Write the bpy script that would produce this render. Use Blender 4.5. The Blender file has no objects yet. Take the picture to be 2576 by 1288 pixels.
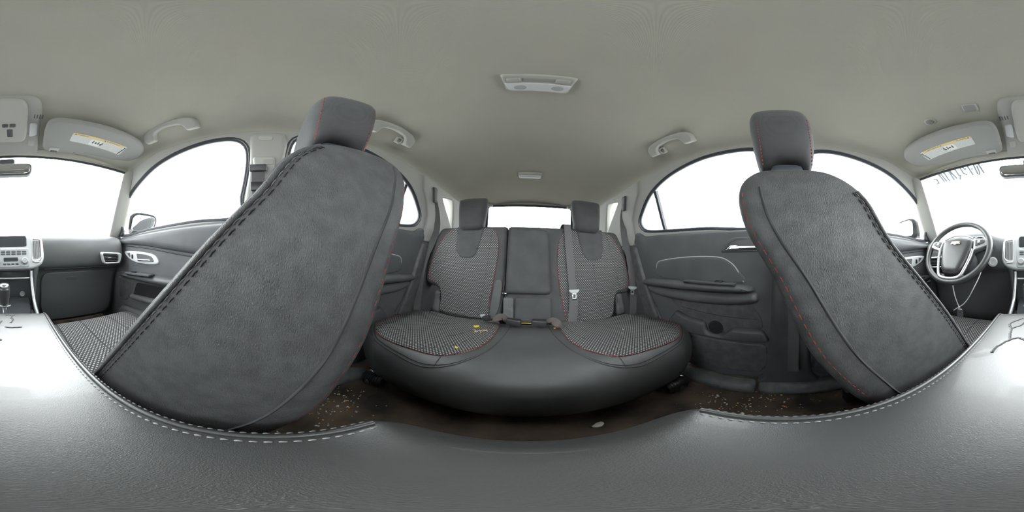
import bpy, bmesh, math, random
import numpy as np
from mathutils import Vector, Matrix
from mathutils.geometry import delaunay_2d_cdt

random.seed(7)
rng = np.random.default_rng(7)
scene = bpy.context.scene
COL = scene.collection

# ------------------------------------------------------------------ camera, sky, exposure
# Car axes: +X driver's side, +Y towards the tailgate, +Z up; cabin floor at z = 0.
cam_data = bpy.data.cameras.new('camera')
cam_data.type = 'PANO'
cam_data.panorama_type = 'EQUIRECTANGULAR'
cam_data.clip_start = 0.01
cam = bpy.data.objects.new('camera', cam_data)
COL.objects.link(cam)
cam.location = (-0.02, 0.0, 0.75)
CAM_YAW, CAM_ROLL = 5.2, 1.3
cam.rotation_euler = (Matrix.Rotation(math.radians(CAM_YAW), 4, 'Z') @ Matrix.Rotation(math.radians(90), 4, 'X')
                      @ Matrix.Rotation(math.radians(CAM_ROLL), 4, 'Z')).to_euler()
scene.camera = cam

world = bpy.data.worlds.new('overcast_sky')
scene.world = world
world.use_nodes = True
wt = world.node_tree
bg = wt.nodes['Background']
# thin bright overcast; the haze glows around a veiled sun ahead of the windscreen
SUN = Vector((-0.08, -0.84, 0.53)).normalized()
w_tc = wt.nodes.new('ShaderNodeTexCoord')
w_dot = wt.nodes.new('ShaderNodeVectorMath')
w_dot.operation = 'DOT_PRODUCT'
w_nrm = wt.nodes.new('ShaderNodeVectorMath')
w_nrm.operation = 'NORMALIZE'
wt.links.new(w_tc.outputs['Generated'], w_nrm.inputs[0])
wt.links.new(w_nrm.outputs[0], w_dot.inputs[0])
w_dot.inputs[1].default_value = SUN
w_exp = wt.nodes.new('ShaderNodeMath')
w_exp.operation = 'POWER'
w_max = wt.nodes.new('ShaderNodeMath')
w_max.operation = 'MAXIMUM'
w_max.inputs[1].default_value = 0.0
wt.links.new(w_dot.outputs['Value'], w_max.inputs[0])
wt.links.new(w_max.outputs[0], w_exp.inputs[0])
w_exp.inputs[1].default_value = 14.0
w_mad = wt.nodes.new('ShaderNodeMath')
w_mad.operation = 'MULTIPLY_ADD'
wt.links.new(w_exp.outputs[0], w_mad.inputs[0])
w_mad.inputs[1].default_value = 26.0
w_mad.inputs[2].default_value = 10.0
wt.links.new(w_mad.outputs[0], bg.inputs['Strength'])
bg.inputs['Color'].default_value = (0.95, 0.98, 1.0, 1)

vs = scene.view_settings
vs.view_transform = 'Standard'
vs.look = 'None'
vs.exposure = 0.0
vs.gamma = 1.0
vs.use_curve_mapping = False
scene.cycles.max_bounces = 6
scene.cycles.diffuse_bounces = 4
scene.cycles.glossy_bounces = 3
scene.cycles.transparent_max_bounces = 8
scene.cycles.adaptive_threshold = 0.10
scene.cycles.adaptive_min_samples = 16
scene.cycles.use_denoising = True
scene.cycles.sample_clamp_indirect = 8.0

# ------------------------------------------------------------------ materials
MATS = {}


class NT:
    def __init__(self, mat):
        self.t = mat.node_tree
        self.n = self.t.nodes

    def add(self, typ, **kw):
        n = self.n.new(typ)
        for k, v in kw.items():
            setattr(n, k, v)
        return n

    def link(self, a, b):
        self.t.links.new(a, b)

    def math(self, op, a, b=None, clamp=False):
        n = self.add('ShaderNodeMath', operation=op, use_clamp=clamp)
        for i, v in enumerate((a, b)):
            if v is None:
                continue
            if isinstance(v, (int, float)):
                n.inputs[i].default_value = v
            else:
                self.link(v, n.inputs[i])
        return n.outputs[0]

    def mix(self, fac, a, b):
        n = self.add('ShaderNodeMix', data_type='RGBA')
        for s, v in ((n.inputs[0], fac), (n.inputs[6], a), (n.inputs[7], b)):
            if isinstance(v, (int, float)):
                s.default_value = v
            elif isinstance(v, tuple):
                s.default_value = v if len(v) == 4 else v + (1,)
            else:
                self.link(v, s)
        return n.outputs[2]


def mat(name, color, rough=0.6, metal=0.0, spec=0.5, grain=None, bump=None, tint=None, sheen=0.0, coat=0.0):
    """Principled material. grain=(scale, amount) mottles the colour, bump=(kind, scale, strength, distance)."""
    m = bpy.data.materials.new(name)
    m.use_nodes = True
    g = NT(m)
    p = g.n['Principled BSDF']
    p.inputs['Base Color'].default_value = tuple(color) + (1,)
    p.inputs['Roughness'].default_value = rough
    p.inputs['Metallic'].default_value = metal
    p.inputs['Specular IOR Level'].default_value = spec
    if sheen > 0.12:
        p.inputs['Sheen Weight'].default_value = sheen
    if coat > 0:
        p.inputs['Coat Weight'].default_value = coat
    tc = g.add('ShaderNodeTexCoord')
    if grain:
        nz = g.add('ShaderNodeTexNoise')
        nz.inputs['Scale'].default_value = grain[0]
        nz.inputs['Detail'].default_value = 4
        g.link(tc.outputs['Object'], nz.inputs['Vector'])
        a = grain[1]
        c2 = tuple(min(1, c * (1 + a)) for c in color) if tint is None else tint
        c1 = tuple(c * (1 - a) for c in color) if tint is None else color
        rp = g.add('ShaderNodeMapRange')
        rp.inputs[1].default_value = 0.35
        rp.inputs[2].default_value = 0.65
        g.link(nz.outputs[0], rp.inputs[0])
        g.link(g.mix(rp.outputs[0], tuple(c1), tuple(c2)), p.inputs['Base Color'])
    if bump:
        kind, sc, st, dist = bump
        if kind == 'voronoi':
            t = g.add('ShaderNodeTexVoronoi', feature='DISTANCE_TO_EDGE')
            t.inputs['Scale'].default_value = sc
            g.link(tc.outputs['Object'], t.inputs['Vector'])
            h = g.math('MINIMUM', t.outputs[0], 0.12)
        elif kind == 'grain':
            mp = g.add('ShaderNodeMapping')
            mp.inputs['Scale'].default_value = (1.0, 1.6, 0.75)
            mp.inputs['Rotation'].default_value = (0.5, 0, 0)
            g.link(tc.outputs['Object'], mp.inputs['Vector'])
            t = g.add('ShaderNodeTexNoise')
            t.inputs['Scale'].default_value = sc
            t.inputs['Detail'].default_value = 2
            t.inputs['Distortion'].default_value = 0.6
            g.link(mp.outputs[0], t.inputs['Vector'])
            h = t.outputs[0]
        elif kind == 'weave':
            s = g.add('ShaderNodeSeparateXYZ')
            g.link(tc.outputs['Object'], s.inputs[0])
            w = g.math('ADD', s.outputs[1], s.outputs[2])
            h = g.math('MULTIPLY', g.math('SINE', g.math('MULTIPLY', s.outputs[0], sc)),
                       g.math('SINE', g.math('MULTIPLY', w, sc)))
        else:
            t = g.add('ShaderNodeTexNoise')
            t.inputs['Scale'].default_value = sc
            t.inputs['Detail'].default_value = 3
            g.link(tc.outputs['Object'], t.inputs['Vector'])
            h = t.outputs[0]
        b = g.add('ShaderNodeBump')
        b.inputs['Strength'].default_value = st
        b.inputs['Distance'].default_value = dist
        g.link(h, b.inputs['Height'])
        g.link(b.outputs[0], p.inputs['Normal'])
    MATS[name] = m
    return m


mat('headliner', (0.425, 0.415, 0.362), 0.95, spec=0.1, grain=(3.0, 0.03), bump=('weave', 2200, 0.25, 0.0006), sheen=0.1)
mat('pillar_grey', (0.37, 0.37, 0.345), 0.6, spec=0.4, bump=('noise', 900, 0.12, 0.0005))
mat('handle_grey', (0.42, 0.42, 0.39), 0.5, spec=0.4, bump=('noise', 1200, 0.08, 0.0004))
mat('visor_grey', (0.31, 0.312, 0.30), 0.85, spec=0.2, bump=('weave', 1800, 0.2, 0.0005))
mat('dark_plastic', (0.085, 0.088, 0.092), 0.5, spec=0.45, grain=(9, 0.12), bump=('voronoi', 420, 0.25, 0.0012))
mat('door_plastic', (0.105, 0.108, 0.113), 0.55, spec=0.4, grain=(7, 0.12), bump=('voronoi', 480, 0.2, 0.001))
mat('scuffed_plastic', (0.10, 0.102, 0.104), 0.5, spec=0.4, grain=(24, 0.2), bump=('noise', 300, 0.15, 0.0008))
mat('dash_plastic', (0.10, 0.105, 0.108), 0.5, spec=0.5, bump=('voronoi', 500, 0.2, 0.001))
mat('black_plastic', (0.022, 0.022, 0.024), 0.35, spec=0.5)
mat('rubber_seal', (0.04, 0.045, 0.055), 0.5, spec=0.4)
mat('vinyl', (0.036, 0.037, 0.037), 0.40, spec=0.85, grain=(6, 0.15), bump=('grain', 800, 0.28, 0.0009), coat=0.12)
mat('seat_vinyl', (0.075, 0.076, 0.077), 0.5, spec=0.5, grain=(5, 0.15), bump=('voronoi', 420, 0.25, 0.001))
mat('seat_side_cloth', (0.066, 0.067, 0.068), 0.55, spec=0.5, grain=(60, 0.18), bump=('grain', 620, 0.75, 0.0014), sheen=0.1)
mat('seat_cloth', (0.075, 0.076, 0.077), 0.85, spec=0.25, grain=(12, 0.1), bump=('weave', 3200, 0.3, 0.0006), sheen=0.1)
mat('headrest_cloth', (0.062, 0.063, 0.065), 0.85, spec=0.25, grain=(14, 0.1), bump=('weave', 3000, 0.35, 0.0006), sheen=0.15)
mat('carpet', (0.150, 0.115, 0.086), 0.98, spec=0.05, grain=(5, 0.5), tint=(0.045, 0.040, 0.037), bump=('noise', 500, 0.8, 0.004))
mat('chrome', (0.86, 0.87, 0.88), 0.12, metal=1.0)
mat('satin_silver', (0.70, 0.71, 0.72), 0.32, metal=0.85)
mat('silver_paint', (0.70, 0.71, 0.72), 0.38, metal=0.25)
mat('red_thread', (0.26, 0.045, 0.04), 0.8)
mat('dark_thread', (0.035, 0.035, 0.037), 0.8)
mat('grey_thread', (0.20, 0.205, 0.205), 0.6)
mat('belt_webbing', (0.115, 0.113, 0.115), 0.6, spec=0.35, bump=('weave', 2600, 0.35, 0.0006))
mat('buckle_black', (0.03, 0.03, 0.032), 0.4)
mat('buckle_cover', (0.10, 0.085, 0.08), 0.75, bump=('noise', 200, 0.4, 0.002))
mat('lens', (0.62, 0.63, 0.63), 0.25, spec=0.5)
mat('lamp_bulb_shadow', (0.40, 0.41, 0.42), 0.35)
mat('white_plastic', (0.75, 0.75, 0.73), 0.4)
mat('yellow_tag', (0.80, 0.60, 0.03), 0.6)
mat('crumb_straw', (0.62, 0.48, 0.24), 0.8)
mat('crumb_pale', (0.72, 0.68, 0.58), 0.8)
mat('crumb_orange', (0.70, 0.27, 0.06), 0.7)
mat('lime_strip', (0.55, 0.72, 0.10), 0.6)
mat('button_grey', (0.46, 0.48, 0.49), 0.4)
mat('display_dark', (0.05, 0.055, 0.06), 0.15, spec=0.6)
mat('gold_emblem', (0.74, 0.63, 0.40), 0.35, metal=0.7)
mat('ground_concrete', (0.42, 0.41, 0.39), 0.9, grain=(0.5, 0.1))
mat('paint_stroke', (0.45, 0.51, 0.55), 0.7)
mat('body_paint', (0.010, 0.011, 0.012), 0.5, spec=0.12)
mat('label_yellow', (0.80, 0.55, 0.14), 0.5)
mat('label_ink', (0.07, 0.08, 0.08), 0.7)
mat('mirror_glass', (0.80, 0.83, 0.85), 0.02, metal=1.0)


def glass(name, tint, refl=0.06):
    m = bpy.data.materials.new(name)
    m.use_nodes = True
    g = NT(m)
    for n in list(g.n):
        if n.type != 'OUTPUT_MATERIAL':
            g.n.remove(n)
    out = [n for n in g.n if n.type == 'OUTPUT_MATERIAL'][0]
    tr = g.add('ShaderNodeBsdfTransparent')
    tr.inputs[0].default_value = tint + (1,)
    gl = g.add('ShaderNodeBsdfGlossy')
    gl.inputs['Roughness'].default_value = 0.02
    lw = g.add('ShaderNodeFresnel')
    lw.inputs[0].default_value = 1.35
    mx = g.add('ShaderNodeMixShader')
    g.link(lw.outputs[0], mx.inputs[0])
    g.link(tr.outputs[0], mx.inputs[1])
    g.link(gl.outputs[0], mx.inputs[2])
    g.link(mx.outputs[0], out.inputs[0])
    MATS[name] = m


glass('clear_glass', (0.95, 0.97, 0.96))
glass('rear_glass', (0.80, 0.82, 0.81))


def dotted_fabric():
    m = bpy.data.materials.new('dotted_fabric')
    m.use_nodes = True
    g = NT(m)
    p = g.n['Principled BSDF']
    p.inputs['Roughness'].default_value = 0.85
    p.inputs['Specular IOR Level'].default_value = 0.2
    uv = g.add('ShaderNodeUVMap')
    uv.uv_map = 'UVMap'
    s = g.add('ShaderNodeSeparateXYZ')
    g.link(uv.outputs[0], s.inputs[0])
    k = 2 * math.pi / 0.0125
    a = g.math('SINE', g.math('MULTIPLY', s.outputs[0], k))
    b = g.math('SINE', g.math('MULTIPLY', s.outputs[1], k * 0.82))
    h = g.math('MULTIPLY', a, b)
    mr = g.add('ShaderNodeMapRange')
    mr.inputs[1].default_value = 0.12
    mr.inputs[2].default_value = 0.55
    g.link(h, mr.inputs[0])
    g.link(g.mix(mr.outputs[0], (0.042, 0.042, 0.043), (0.34, 0.34, 0.335)), p.inputs['Base Color'])
    bp = g.add('ShaderNodeBump')
    bp.inputs['Strength'].default_value = 0.4
    bp.inputs['Distance'].default_value = 0.001
    g.link(h, bp.inputs['Height'])
    g.link(bp.outputs[0], p.inputs['Normal'])
    MATS['dotted_fabric'] = m


dotted_fabric()


def label_print():
    """White warning sticker: two blocks of fine grey text rows (flat print)."""
    m = bpy.data.materials.new('label_print')
    m.use_nodes = True
    g = NT(m)
    p = g.n['Principled BSDF']
    p.inputs['Roughness'].default_value = 0.45
    uv = g.add('ShaderNodeUVMap')
    uv.uv_map = 'UVMap'
    s = g.add('ShaderNodeSeparateXYZ')
    g.link(uv.outputs[0], s.inputs[0])
    rows = g.math('GREATER_THAN', g.math('FRACT', g.math('MULTIPLY', s.outputs[1], 185.0)), 0.52)
    nz = g.add('ShaderNodeTexNoise')
    nz.inputs['Scale'].default_value = 420
    g.link(uv.outputs[0], nz.inputs['Vector'])
    words = g.math('GREATER_THAN', nz.outputs[0], 0.42)
    g.link(g.mix(g.math('MULTIPLY', g.math('MULTIPLY', rows, words), 0.55), (0.66, 0.68, 0.66), (0.2, 0.21, 0.22)),
           p.inputs['Base Color'])
    MATS['label_print'] = m


label_print()

# ------------------------------------------------------------------ object helpers


def tag(o, label, cat, group=None, kind=None):
    o['label'] = label
    o['category'] = cat
    if group:
        o['group'] = group
    if kind:
        o['kind'] = kind
    return o


def empty(name, loc, label, cat, group=None, kind=None):
    o = bpy.data.objects.new(name, None)
    COL.objects.link(o)
    o.location = loc
    o.empty_display_size = 0.05
    tag(o, label, cat, group, kind)
    return o


def link(name, me, material, parent=None, smooth=40, subsurf=0, label=None, kind=None):
    o = bpy.data.objects.new(name, me)
    COL.objects.link(o)
    if material:
        me.materials.append(MATS[material])
    if smooth:
        me.shade_smooth()
        if smooth < 180:
            me.set_sharp_from_angle(angle=math.radians(smooth))
    if parent is not None:
        o.parent = parent
        # meshes are modelled in car coordinates
        if parent.type == 'EMPTY':
            o.matrix_parent_inverse = Matrix.Translation(-parent.location)
    if subsurf:
        s = o.modifiers.new('subdivision', 'SUBSURF')
        s.levels = s.render_levels = subsurf
    if label:
        o['label'] = label
    if kind:
        o['kind'] = kind
    return o


def mesh(name, verts, faces):
    me = bpy.data.meshes.new(name)
    me.from_pydata([tuple(map(float, v)) for v in verts], [], [tuple(int(i) for i in f) for f in faces])
    me.update()
    return me


def fix_normals(me):
    bm = bmesh.new()
    bm.from_mesh(me)
    bmesh.ops.recalc_face_normals(bm, faces=bm.faces)
    bm.to_mesh(me)
    bm.free()
    return me


# ---- 2-D outlines
def spline(pts, closed=True, n=8):
    """Catmull-Rom through the points."""
    P = [np.array(p, float) for p in pts]
    N = len(P)
    out = []
    for i in range(N if closed else N - 1):
        p0 = P[(i - 1) % N] if closed or i > 0 else P[0]
        p1, p2 = P[i], P[(i + 1) % N]
        p3 = P[(i + 2) % N] if closed or i + 2 < N else P[-1]
        for k in range(n):
            t = k / n
            out.append(0.5 * (2 * p1 + (p2 - p0) * t + (2 * p0 - 5 * p1 + 4 * p2 - p3) * t * t
                              + (3 * p1 - p0 - 3 * p2 + p3) * t ** 3))
    if not closed:
        out.append(P[-1])
    return out


def rounded(pts, r, n=6):
    """Polygon with rounded corners; r one number or one per corner."""
    N = len(pts)
    rs = r if isinstance(r, (list, tuple)) else [r] * N
    out = []
    for i in range(N):
        p = np.array(pts[i], float)
        a = np.array(pts[i - 1], float) - p
        b = np.array(pts[(i + 1) % N], float) - p
        la, lb = np.linalg.norm(a), np.linalg.norm(b)
        d = min(rs[i], la * 0.48, lb * 0.48)
        if d < 1e-6:
            out.append(p)
            continue
        A, B = p + a / la * d, p + b / lb * d
        for k in range(n + 1):
            t = k / n
            out.append((1 - t) ** 2 * A + 2 * t * (1 - t) * p + t * t * B)
    return out


def rect(x0, y0, x1, y1, r=0.01, n=6):
    return rounded([(x0, y0), (x1, y0), (x1, y1), (x0, y1)], r, n)


def resample(poly, step, closed=True):
    P = np.array(poly, float)
    if closed:
        P = np.vstack([P, P[:1]])
    seg = np.linalg.norm(np.diff(P, axis=0), axis=1)
    keep = np.concatenate([[True], seg > 1e-7])
    P = P[keep]
    seg = np.linalg.norm(np.diff(P, axis=0), axis=1)
    s = np.concatenate([[0], np.cumsum(seg)])
    n = max(4 if closed else 2, int(round(s[-1] / step)))
    t = np.linspace(0, s[-1], n + 1)
    # keep true corners: add original points with a sharp turn
    if closed:
        t = t[:-1]
    out = np.stack([np.interp(t, s, P[:, k]) for k in range(P.shape[1])], axis=1)
    return out


def inside(pts, poly):
    x, y = pts[:, 0][:, None], pts[:, 1][:, None]
    a = poly
    b = np.roll(poly, -1, axis=0)
    c = (a[:, 1] > y) != (b[:, 1] > y)
    den = (b[:, 1] - a[:, 1])
    den = np.where(np.abs(den) < 1e-12, 1e-12, den)
    xi = (b[:, 0] - a[:, 0]) * (y - a[:, 1]) / den + a[:, 0]
    return (np.sum(c & (x < xi), axis=1) % 2) == 1


def dist(pts, poly):
    ax, ay = poly[:, 0][None].astype(np.float32), poly[:, 1][None].astype(np.float32)
    q = np.roll(poly, -1, axis=0)
    bx, by = q[:, 0][None].astype(np.float32) - ax, q[:, 1][None].astype(np.float32) - ay
    il = 1.0 / np.maximum(bx * bx + by * by, 1e-12)
    out = np.empty(len(pts))
    for s in range(0, len(pts), 800):
        dx = pts[s:s + 800, 0][:, None].astype(np.float32) - ax
        dy = pts[s:s + 800, 1][:, None].astype(np.float32) - ay
        t = np.clip((dx * bx + dy * by) * il, 0, 1)
        dx -= t * bx
        dy -= t * by
        out[s:s + 800] = np.sqrt(np.min(dx * dx + dy * dy, axis=1))
    return out


def normals_of(f, UV, sign):
    e = 1e-4
    u, v = UV[:, 0], UV[:, 1]
    du = f(u + e, v) - f(u - e, v)
    dv = f(u, v + e) - f(u, v - e)
    n = np.cross(du, dv) * sign
    return n / np.maximum(np.linalg.norm(n, axis=1), 1e-12)[:, None]


def pillow(name, outline, f, sign, material, parent=None, R=0.01, rise=None, depth=0.005, base=0.0, res=0.03,
           holes=(), crown=0.0, back=False, bstep=None, smooth=50, label=None, kind=None, exact=False):
    """A padded panel: outline (u, v) laid on the surface f, edge rounded with radius R, back skirt 'depth' deep."""
    rise = R if rise is None else rise
    bstep = bstep or max(min(res * 0.6, R * 1.2), res * 0.3)
    loops = []
    for lp in [outline] + list(holes):
        loops.append(np.array(lp, float) if exact else resample(lp, bstep))
    B = np.vstack(loops)
    nb = len(B)
    edges = []
    o = 0
    for lp in loops:
        k = len(lp)
        edges += [(o + i, o + (i + 1) % k) for i in range(k)]
        o += k

    def ok(p, dmin):
        if len(p) == 0:
            return p
        m = inside(p, loops[0])
        for h in loops[1:]:
            m &= ~inside(p, h)
        p = p[m]
        if len(p) == 0:
            return p
        d = np.min(np.stack([dist(p, lp) for lp in loops]), axis=0)
        return p[d > dmin]
    extra = []
    if R > 0:
        for fr in (0.12, 0.35, 0.7, 1.0):
            dd = R * fr
            for li, lp in enumerate(loops):
                tang = np.roll(lp, -1, axis=0) - np.roll(lp, 1, axis=0)
                nn = np.stack([-tang[:, 1], tang[:, 0]], 1)
                nn /= np.maximum(np.linalg.norm(nn, axis=1), 1e-12)[:, None]
                for sg in (1, -1):
                    q = ok(lp + nn * dd * sg, dd * 0.93)
                    if len(q):
                        extra.append(q)
    lo, hi = loops[0].min(0), loops[0].max(0)
    nx, ny = max(2, int((hi[0] - lo[0]) / res)), max(2, int((hi[1] - lo[1]) / res))
    gx, gy = np.meshgrid(np.linspace(lo[0], hi[0], nx + 1), np.linspace(lo[1], hi[1], ny + 1))
    G = np.stack([gx.ravel(), gy.ravel()], 1) + rng.uniform(-1, 1, (gx.size, 2)) * res * 0.02
    G = ok(G, max(R * 1.15, res * 0.35))
    V = np.vstack([B] + extra + ([G] if len(G) else []))
    r = delaunay_2d_cdt([Vector(p) for p in V], edges, [], 0, 1e-7)
    UV = np.array([tuple(p) for p in r[0]])
    T = np.array([t for t in r[2] if len(t) == 3])
    cen = UV[T].mean(1)
    m = inside(cen, loops[0])
    for h in loops[1:]:
        m &= ~inside(cen, h)
    T = T[m]
    d = np.min(np.stack([dist(UV, lp) for lp in loops]), axis=0)
    d[d < 1e-5] = 0
    if R > 0:
        q = np.clip(1 - d / R, 0, 1)
        h = rise * np.sqrt(1 - q * q)
    else:
        h = np.zeros(len(UV))
    if crown:
        dm = max(d.max(), 1e-6)
        h = h + crown * (1 - (1 - np.clip(d / dm, 0, 1)) ** 2)
    P = f(UV[:, 0], UV[:, 1])
    N = normals_of(f, UV, sign)
    front = P + N * (base + h)[:, None]
    verts = list(front)
    faces = []
    uvs = list(UV)
    e1 = front[T[:, 1]] - front[T[:, 0]]
    e2 = front[T[:, 2]] - front[T[:, 0]]
    flip = np.sum(np.cross(e1, e2) * N[T[:, 0]], axis=1) < 0
    for t, fl in zip(T, flip):
        faces.append((t[0], t[2], t[1]) if fl else tuple(t))
    # skirt
    cnt = {}
    for fc in faces:
        for i in range(3):
            a, b = fc[i], fc[(i + 1) % 3]
            cnt[(a, b)] = cnt.get((a, b), 0) + 1
    bedges = [(a, b) for (a, b) in cnt if (b, a) not in cnt]
    bi = {}
    nfront = len(verts)
    if depth > 0:
        if back:
            off = len(verts)
            verts += list(P + N * (base - depth))
            uvs += list(UV)
            faces += [(fc[0] + off, fc[2] + off, fc[1] + off) for fc in faces[:len(T)]]
            for a, b in bedges:
                faces.append((b, a, a + off, b + off))
        else:
            for a, b in bedges:
                for k in (a, b):
                    if k not in bi:
                        bi[k] = len(verts)
                        verts.append(P[k] + N[k] * (base - depth))
                        uvs.append(UV[k])
                faces.append((b, a, bi[a], bi[b]))
    me = mesh(name, verts, faces)
    uvl = me.uv_layers.new(name='UVMap')
    li = np.empty(len(me.loops), dtype=np.int32)
    me.loops.foreach_get('vertex_index', li)
    uvl.data.foreach_set('uv', np.array(uvs, dtype=np.float32)[li].ravel())
    return link(name, me, material, parent, smooth=smooth, label=label, kind=kind)


def frame_of(path, i, closed):
    n = len(path)
    a = path[(i - 1) % n] if closed or i > 0 else path[i]
    b = path[(i + 1) % n] if closed or i < n - 1 else path[i]
    t = np.array(b) - np.array(a)
    return t / max(np.linalg.norm(t), 1e-12)


def sweep_data(path, section, closed=False, up=(0, 0, 1), ups=None, scale=None):
    path = [np.array(p, float) for p in path]
    V, F = [], []
    k = len(section)
    prev = None
    for i, p in enumerate(path):
        t = frame_of(path, i, closed)
        u = np.array(ups[i] if ups is not None else up, float)
        if prev is not None and ups is None and up is None:
            u = prev
        side = np.cross(t, u)
        if np.linalg.norm(side) < 1e-6:
            side = np.cross(t, np.array((1.0, 0.3, 0.2)))
        side /= np.linalg.norm(side)
        w = np.cross(side, t)
        prev = w
        s = 1 if scale is None else scale[i]
        for a, b in section:
            V.append(p + side * a * s + w * b * s)
    n = len(path)
    for i in range(n if closed else n - 1):
        j = (i + 1) % n
        for q in range(k):
            r = (q + 1) % k
            F.append((i * k + q, i * k + r, j * k + r, j * k + q))
    if not closed:
        F.append(tuple(range(k))[::-1])
        F.append(tuple((n - 1) * k + q for q in range(k)))
    return V, F


def circle(r, n=8, ry=None):
    ry = ry or r
    return [(r * math.cos(2 * math.pi * i / n), ry * math.sin(2 * math.pi * i / n)) for i in range(n)]


def tube(name, path, r, material, parent=None, closed=False, sides=8, up=(0, 0, 1), ups=None, scale=None, ry=None, label=None, kind=None):
    V, F = sweep_data(path, circle(r, sides, ry), closed, up, ups, scale)
    return link(name, fix_normals(mesh(name, V, F)), material, parent, smooth=60, label=label, kind=kind)


def ribbon(name, path, w, t, material, parent=None, ups=None, up=(0, 0, 1), label=None):
    """Flat strip: width w across the path, thickness t along 'up'."""
    sec = [(-w / 2, -t / 2), (w / 2, -t / 2), (w / 2, t / 2), (-w / 2, t / 2)]
    V, F = sweep_data(path, sec, False, up, ups)
    return link(name, fix_normals(mesh(name, V, F)), material, parent, smooth=35, label=label)


def bar(name, c, size, material, parent=None, bevel=0.004, rot=None, seg=2, label=None, taper=None):
    bm = bmesh.new()
    bmesh.ops.create_cube(bm, size=1.0)
    for v in bm.verts:
        k = 1.0
        if taper and v.co.z > 0:
            k = taper
        v.co = Vector((v.co.x * size[0] * k, v.co.y * size[1] * k, v.co.z * size[2]))
    if bevel:
        bmesh.ops.bevel(bm, geom=list(bm.edges), offset=min(bevel, min(size) * 0.45), segments=seg, affect='EDGES', profile=0.5)
    M = Matrix.Translation(Vector(c))
    if rot is not None:
        M = M @ rot.to_4x4()
    bmesh.ops.transform(bm, matrix=M, verts=bm.verts)
    me = bpy.data.meshes.new(name)
    bm.to_mesh(me)
    bm.free()
    return link(name, me, material, parent, smooth=40, label=label)


def lathe(name, prof, center, axis, material, parent=None, n=24, label=None, ref=(0, 0, 1)):
    """prof: (radius, along axis) pairs."""
    ax = np.array(axis, float)
    ax /= np.linalg.norm(ax)
    r0 = np.cross(ax, np.array(ref, float))
    if np.linalg.norm(r0) < 1e-5:
        r0 = np.cross(ax, np.array((1.0, 0, 0)))
    r0 /= np.linalg.norm(r0)
    r1 = np.cross(ax, r0)
    V, F = [], []
    for r, h in prof:
        for k in range(n):
            a = 2 * math.pi * k / n
            V.append(np.array(center) + ax * h + (r0 * math.cos(a) + r1 * math.sin(a)) * r)
    m = len(prof)
    for i in range(m - 1):
        for k in range(n):
            j = (k + 1) % n
            F.append((i * n + k, i * n + j, (i + 1) * n + j, (i + 1) * n + k))
    F.append(tuple(range(n))[::-1])
    F.append(tuple((m - 1) * n + k for k in range(n)))
    return link(name, fix_normals(mesh(name, V, F)), material, parent, smooth=40, label=label)


def loft(name, rings, material, parent=None, subsurf=2, caps=True, label=None, smooth=180):
    k = len(rings[0])
    V = [p for r in rings for p in r]
    F = []
    for i in range(len(rings) - 1):
        for q in range(k):
            r = (q + 1) % k
            F.append((i * k + q, i * k + r, (i + 1) * k + r, (i + 1) * k + q))
    if caps:
        for base, rev in ((0, True), ((len(rings) - 1) * k, False)):
            c = len(V)
            V.append(np.mean(np.array(V[base:base + k]), axis=0))
            for q in range(k):
                r = (q + 1) % k
                F.append((base + r, base + q, c) if rev else (base + q, base + r, c))
    return link(name, fix_normals(mesh(name, V, F)), material, parent, smooth=smooth, subsurf=subsurf, label=label)


def stitches(name, path, length, gap, r, material, parent, ups=None, flat=0.7):
    """A row of separate short threads laid along a path, joined into one part."""
    P = resample(path, length + gap, closed=False)
    V, F = [], []
    for i in range(len(P) - 1):
        a = P[i]
        d = P[i + 1] - P[i]
        L = np.linalg.norm(d)
        d = d / max(L, 1e-9)
        b = a + d * min(length, L)
        m = (a + b) / 2
        v, f = sweep_data([a, a + d * length * 0.2, m + np.array((0, 0, r * 0.5)), b - d * length * 0.2, b],
                          circle(r, 5, r * flat), False, (0, 0, 1), None, [0.4, 1, 1, 1, 0.4])
        o = len(V)
        V += v
        F += [tuple(x + o for x in q) for q in f]
    return link(name, mesh(name, V, F), material, parent, smooth=60, kind='stuff')


def smoothstep(a, b, x):
    t = np.clip((x - a) / (b - a), 0, 1)
    return t * t * (3 - 2 * t)

# ------------------------------------------------------------------ body surfaces
def side_x(z):
    """Half width of the cabin side at height z: upright doors, glasshouse leaning in."""
    z = np.asarray(z, float)
    low = 0.700 + 0.025 * smoothstep(0.55, 0.1, z)
    return np.where(z > 0.9, 0.70 - 0.33 * (z - 0.9), low)


def side(sg, off=0.0):
    def f(y, z):
        return np.stack([sg * (side_x(z) + off), y, z], 1)
    return f


def inward(sg):
    # du = +y, dv = +z  ->  cross(du, dv) = +x ; inward is -sg
    return -sg


def edge_z(y):
    return np.interp(y, [-0.80, -0.70, -0.45, 0.45, 1.0, 1.7], [1.19, 1.215, 1.262, 1.262, 1.222, 1.205])


def roof_z(y):
    return np.interp(y, [-0.80, -0.72, -0.62, -0.5, -0.35, -0.1, 0.3, 0.8, 1.2, 1.45, 1.62],
                     [1.250, 1.266, 1.290, 1.315, 1.338, 1.352, 1.358, 1.354, 1.342, 1.325, 1.300])


def ceil_z(x, y):
    ze, zc = edge_z(y), roof_z(y)
    hw = 0.70 - 0.33 * (ze - 0.9)
    q = np.clip(np.abs(x) / hw, 0, 1)
    return ze + (zc - ze) * (1 - q ** 2.6) ** 0.62


def ceil(x, y):
    return np.stack([x, y, ceil_z(x, y)], 1)


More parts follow.
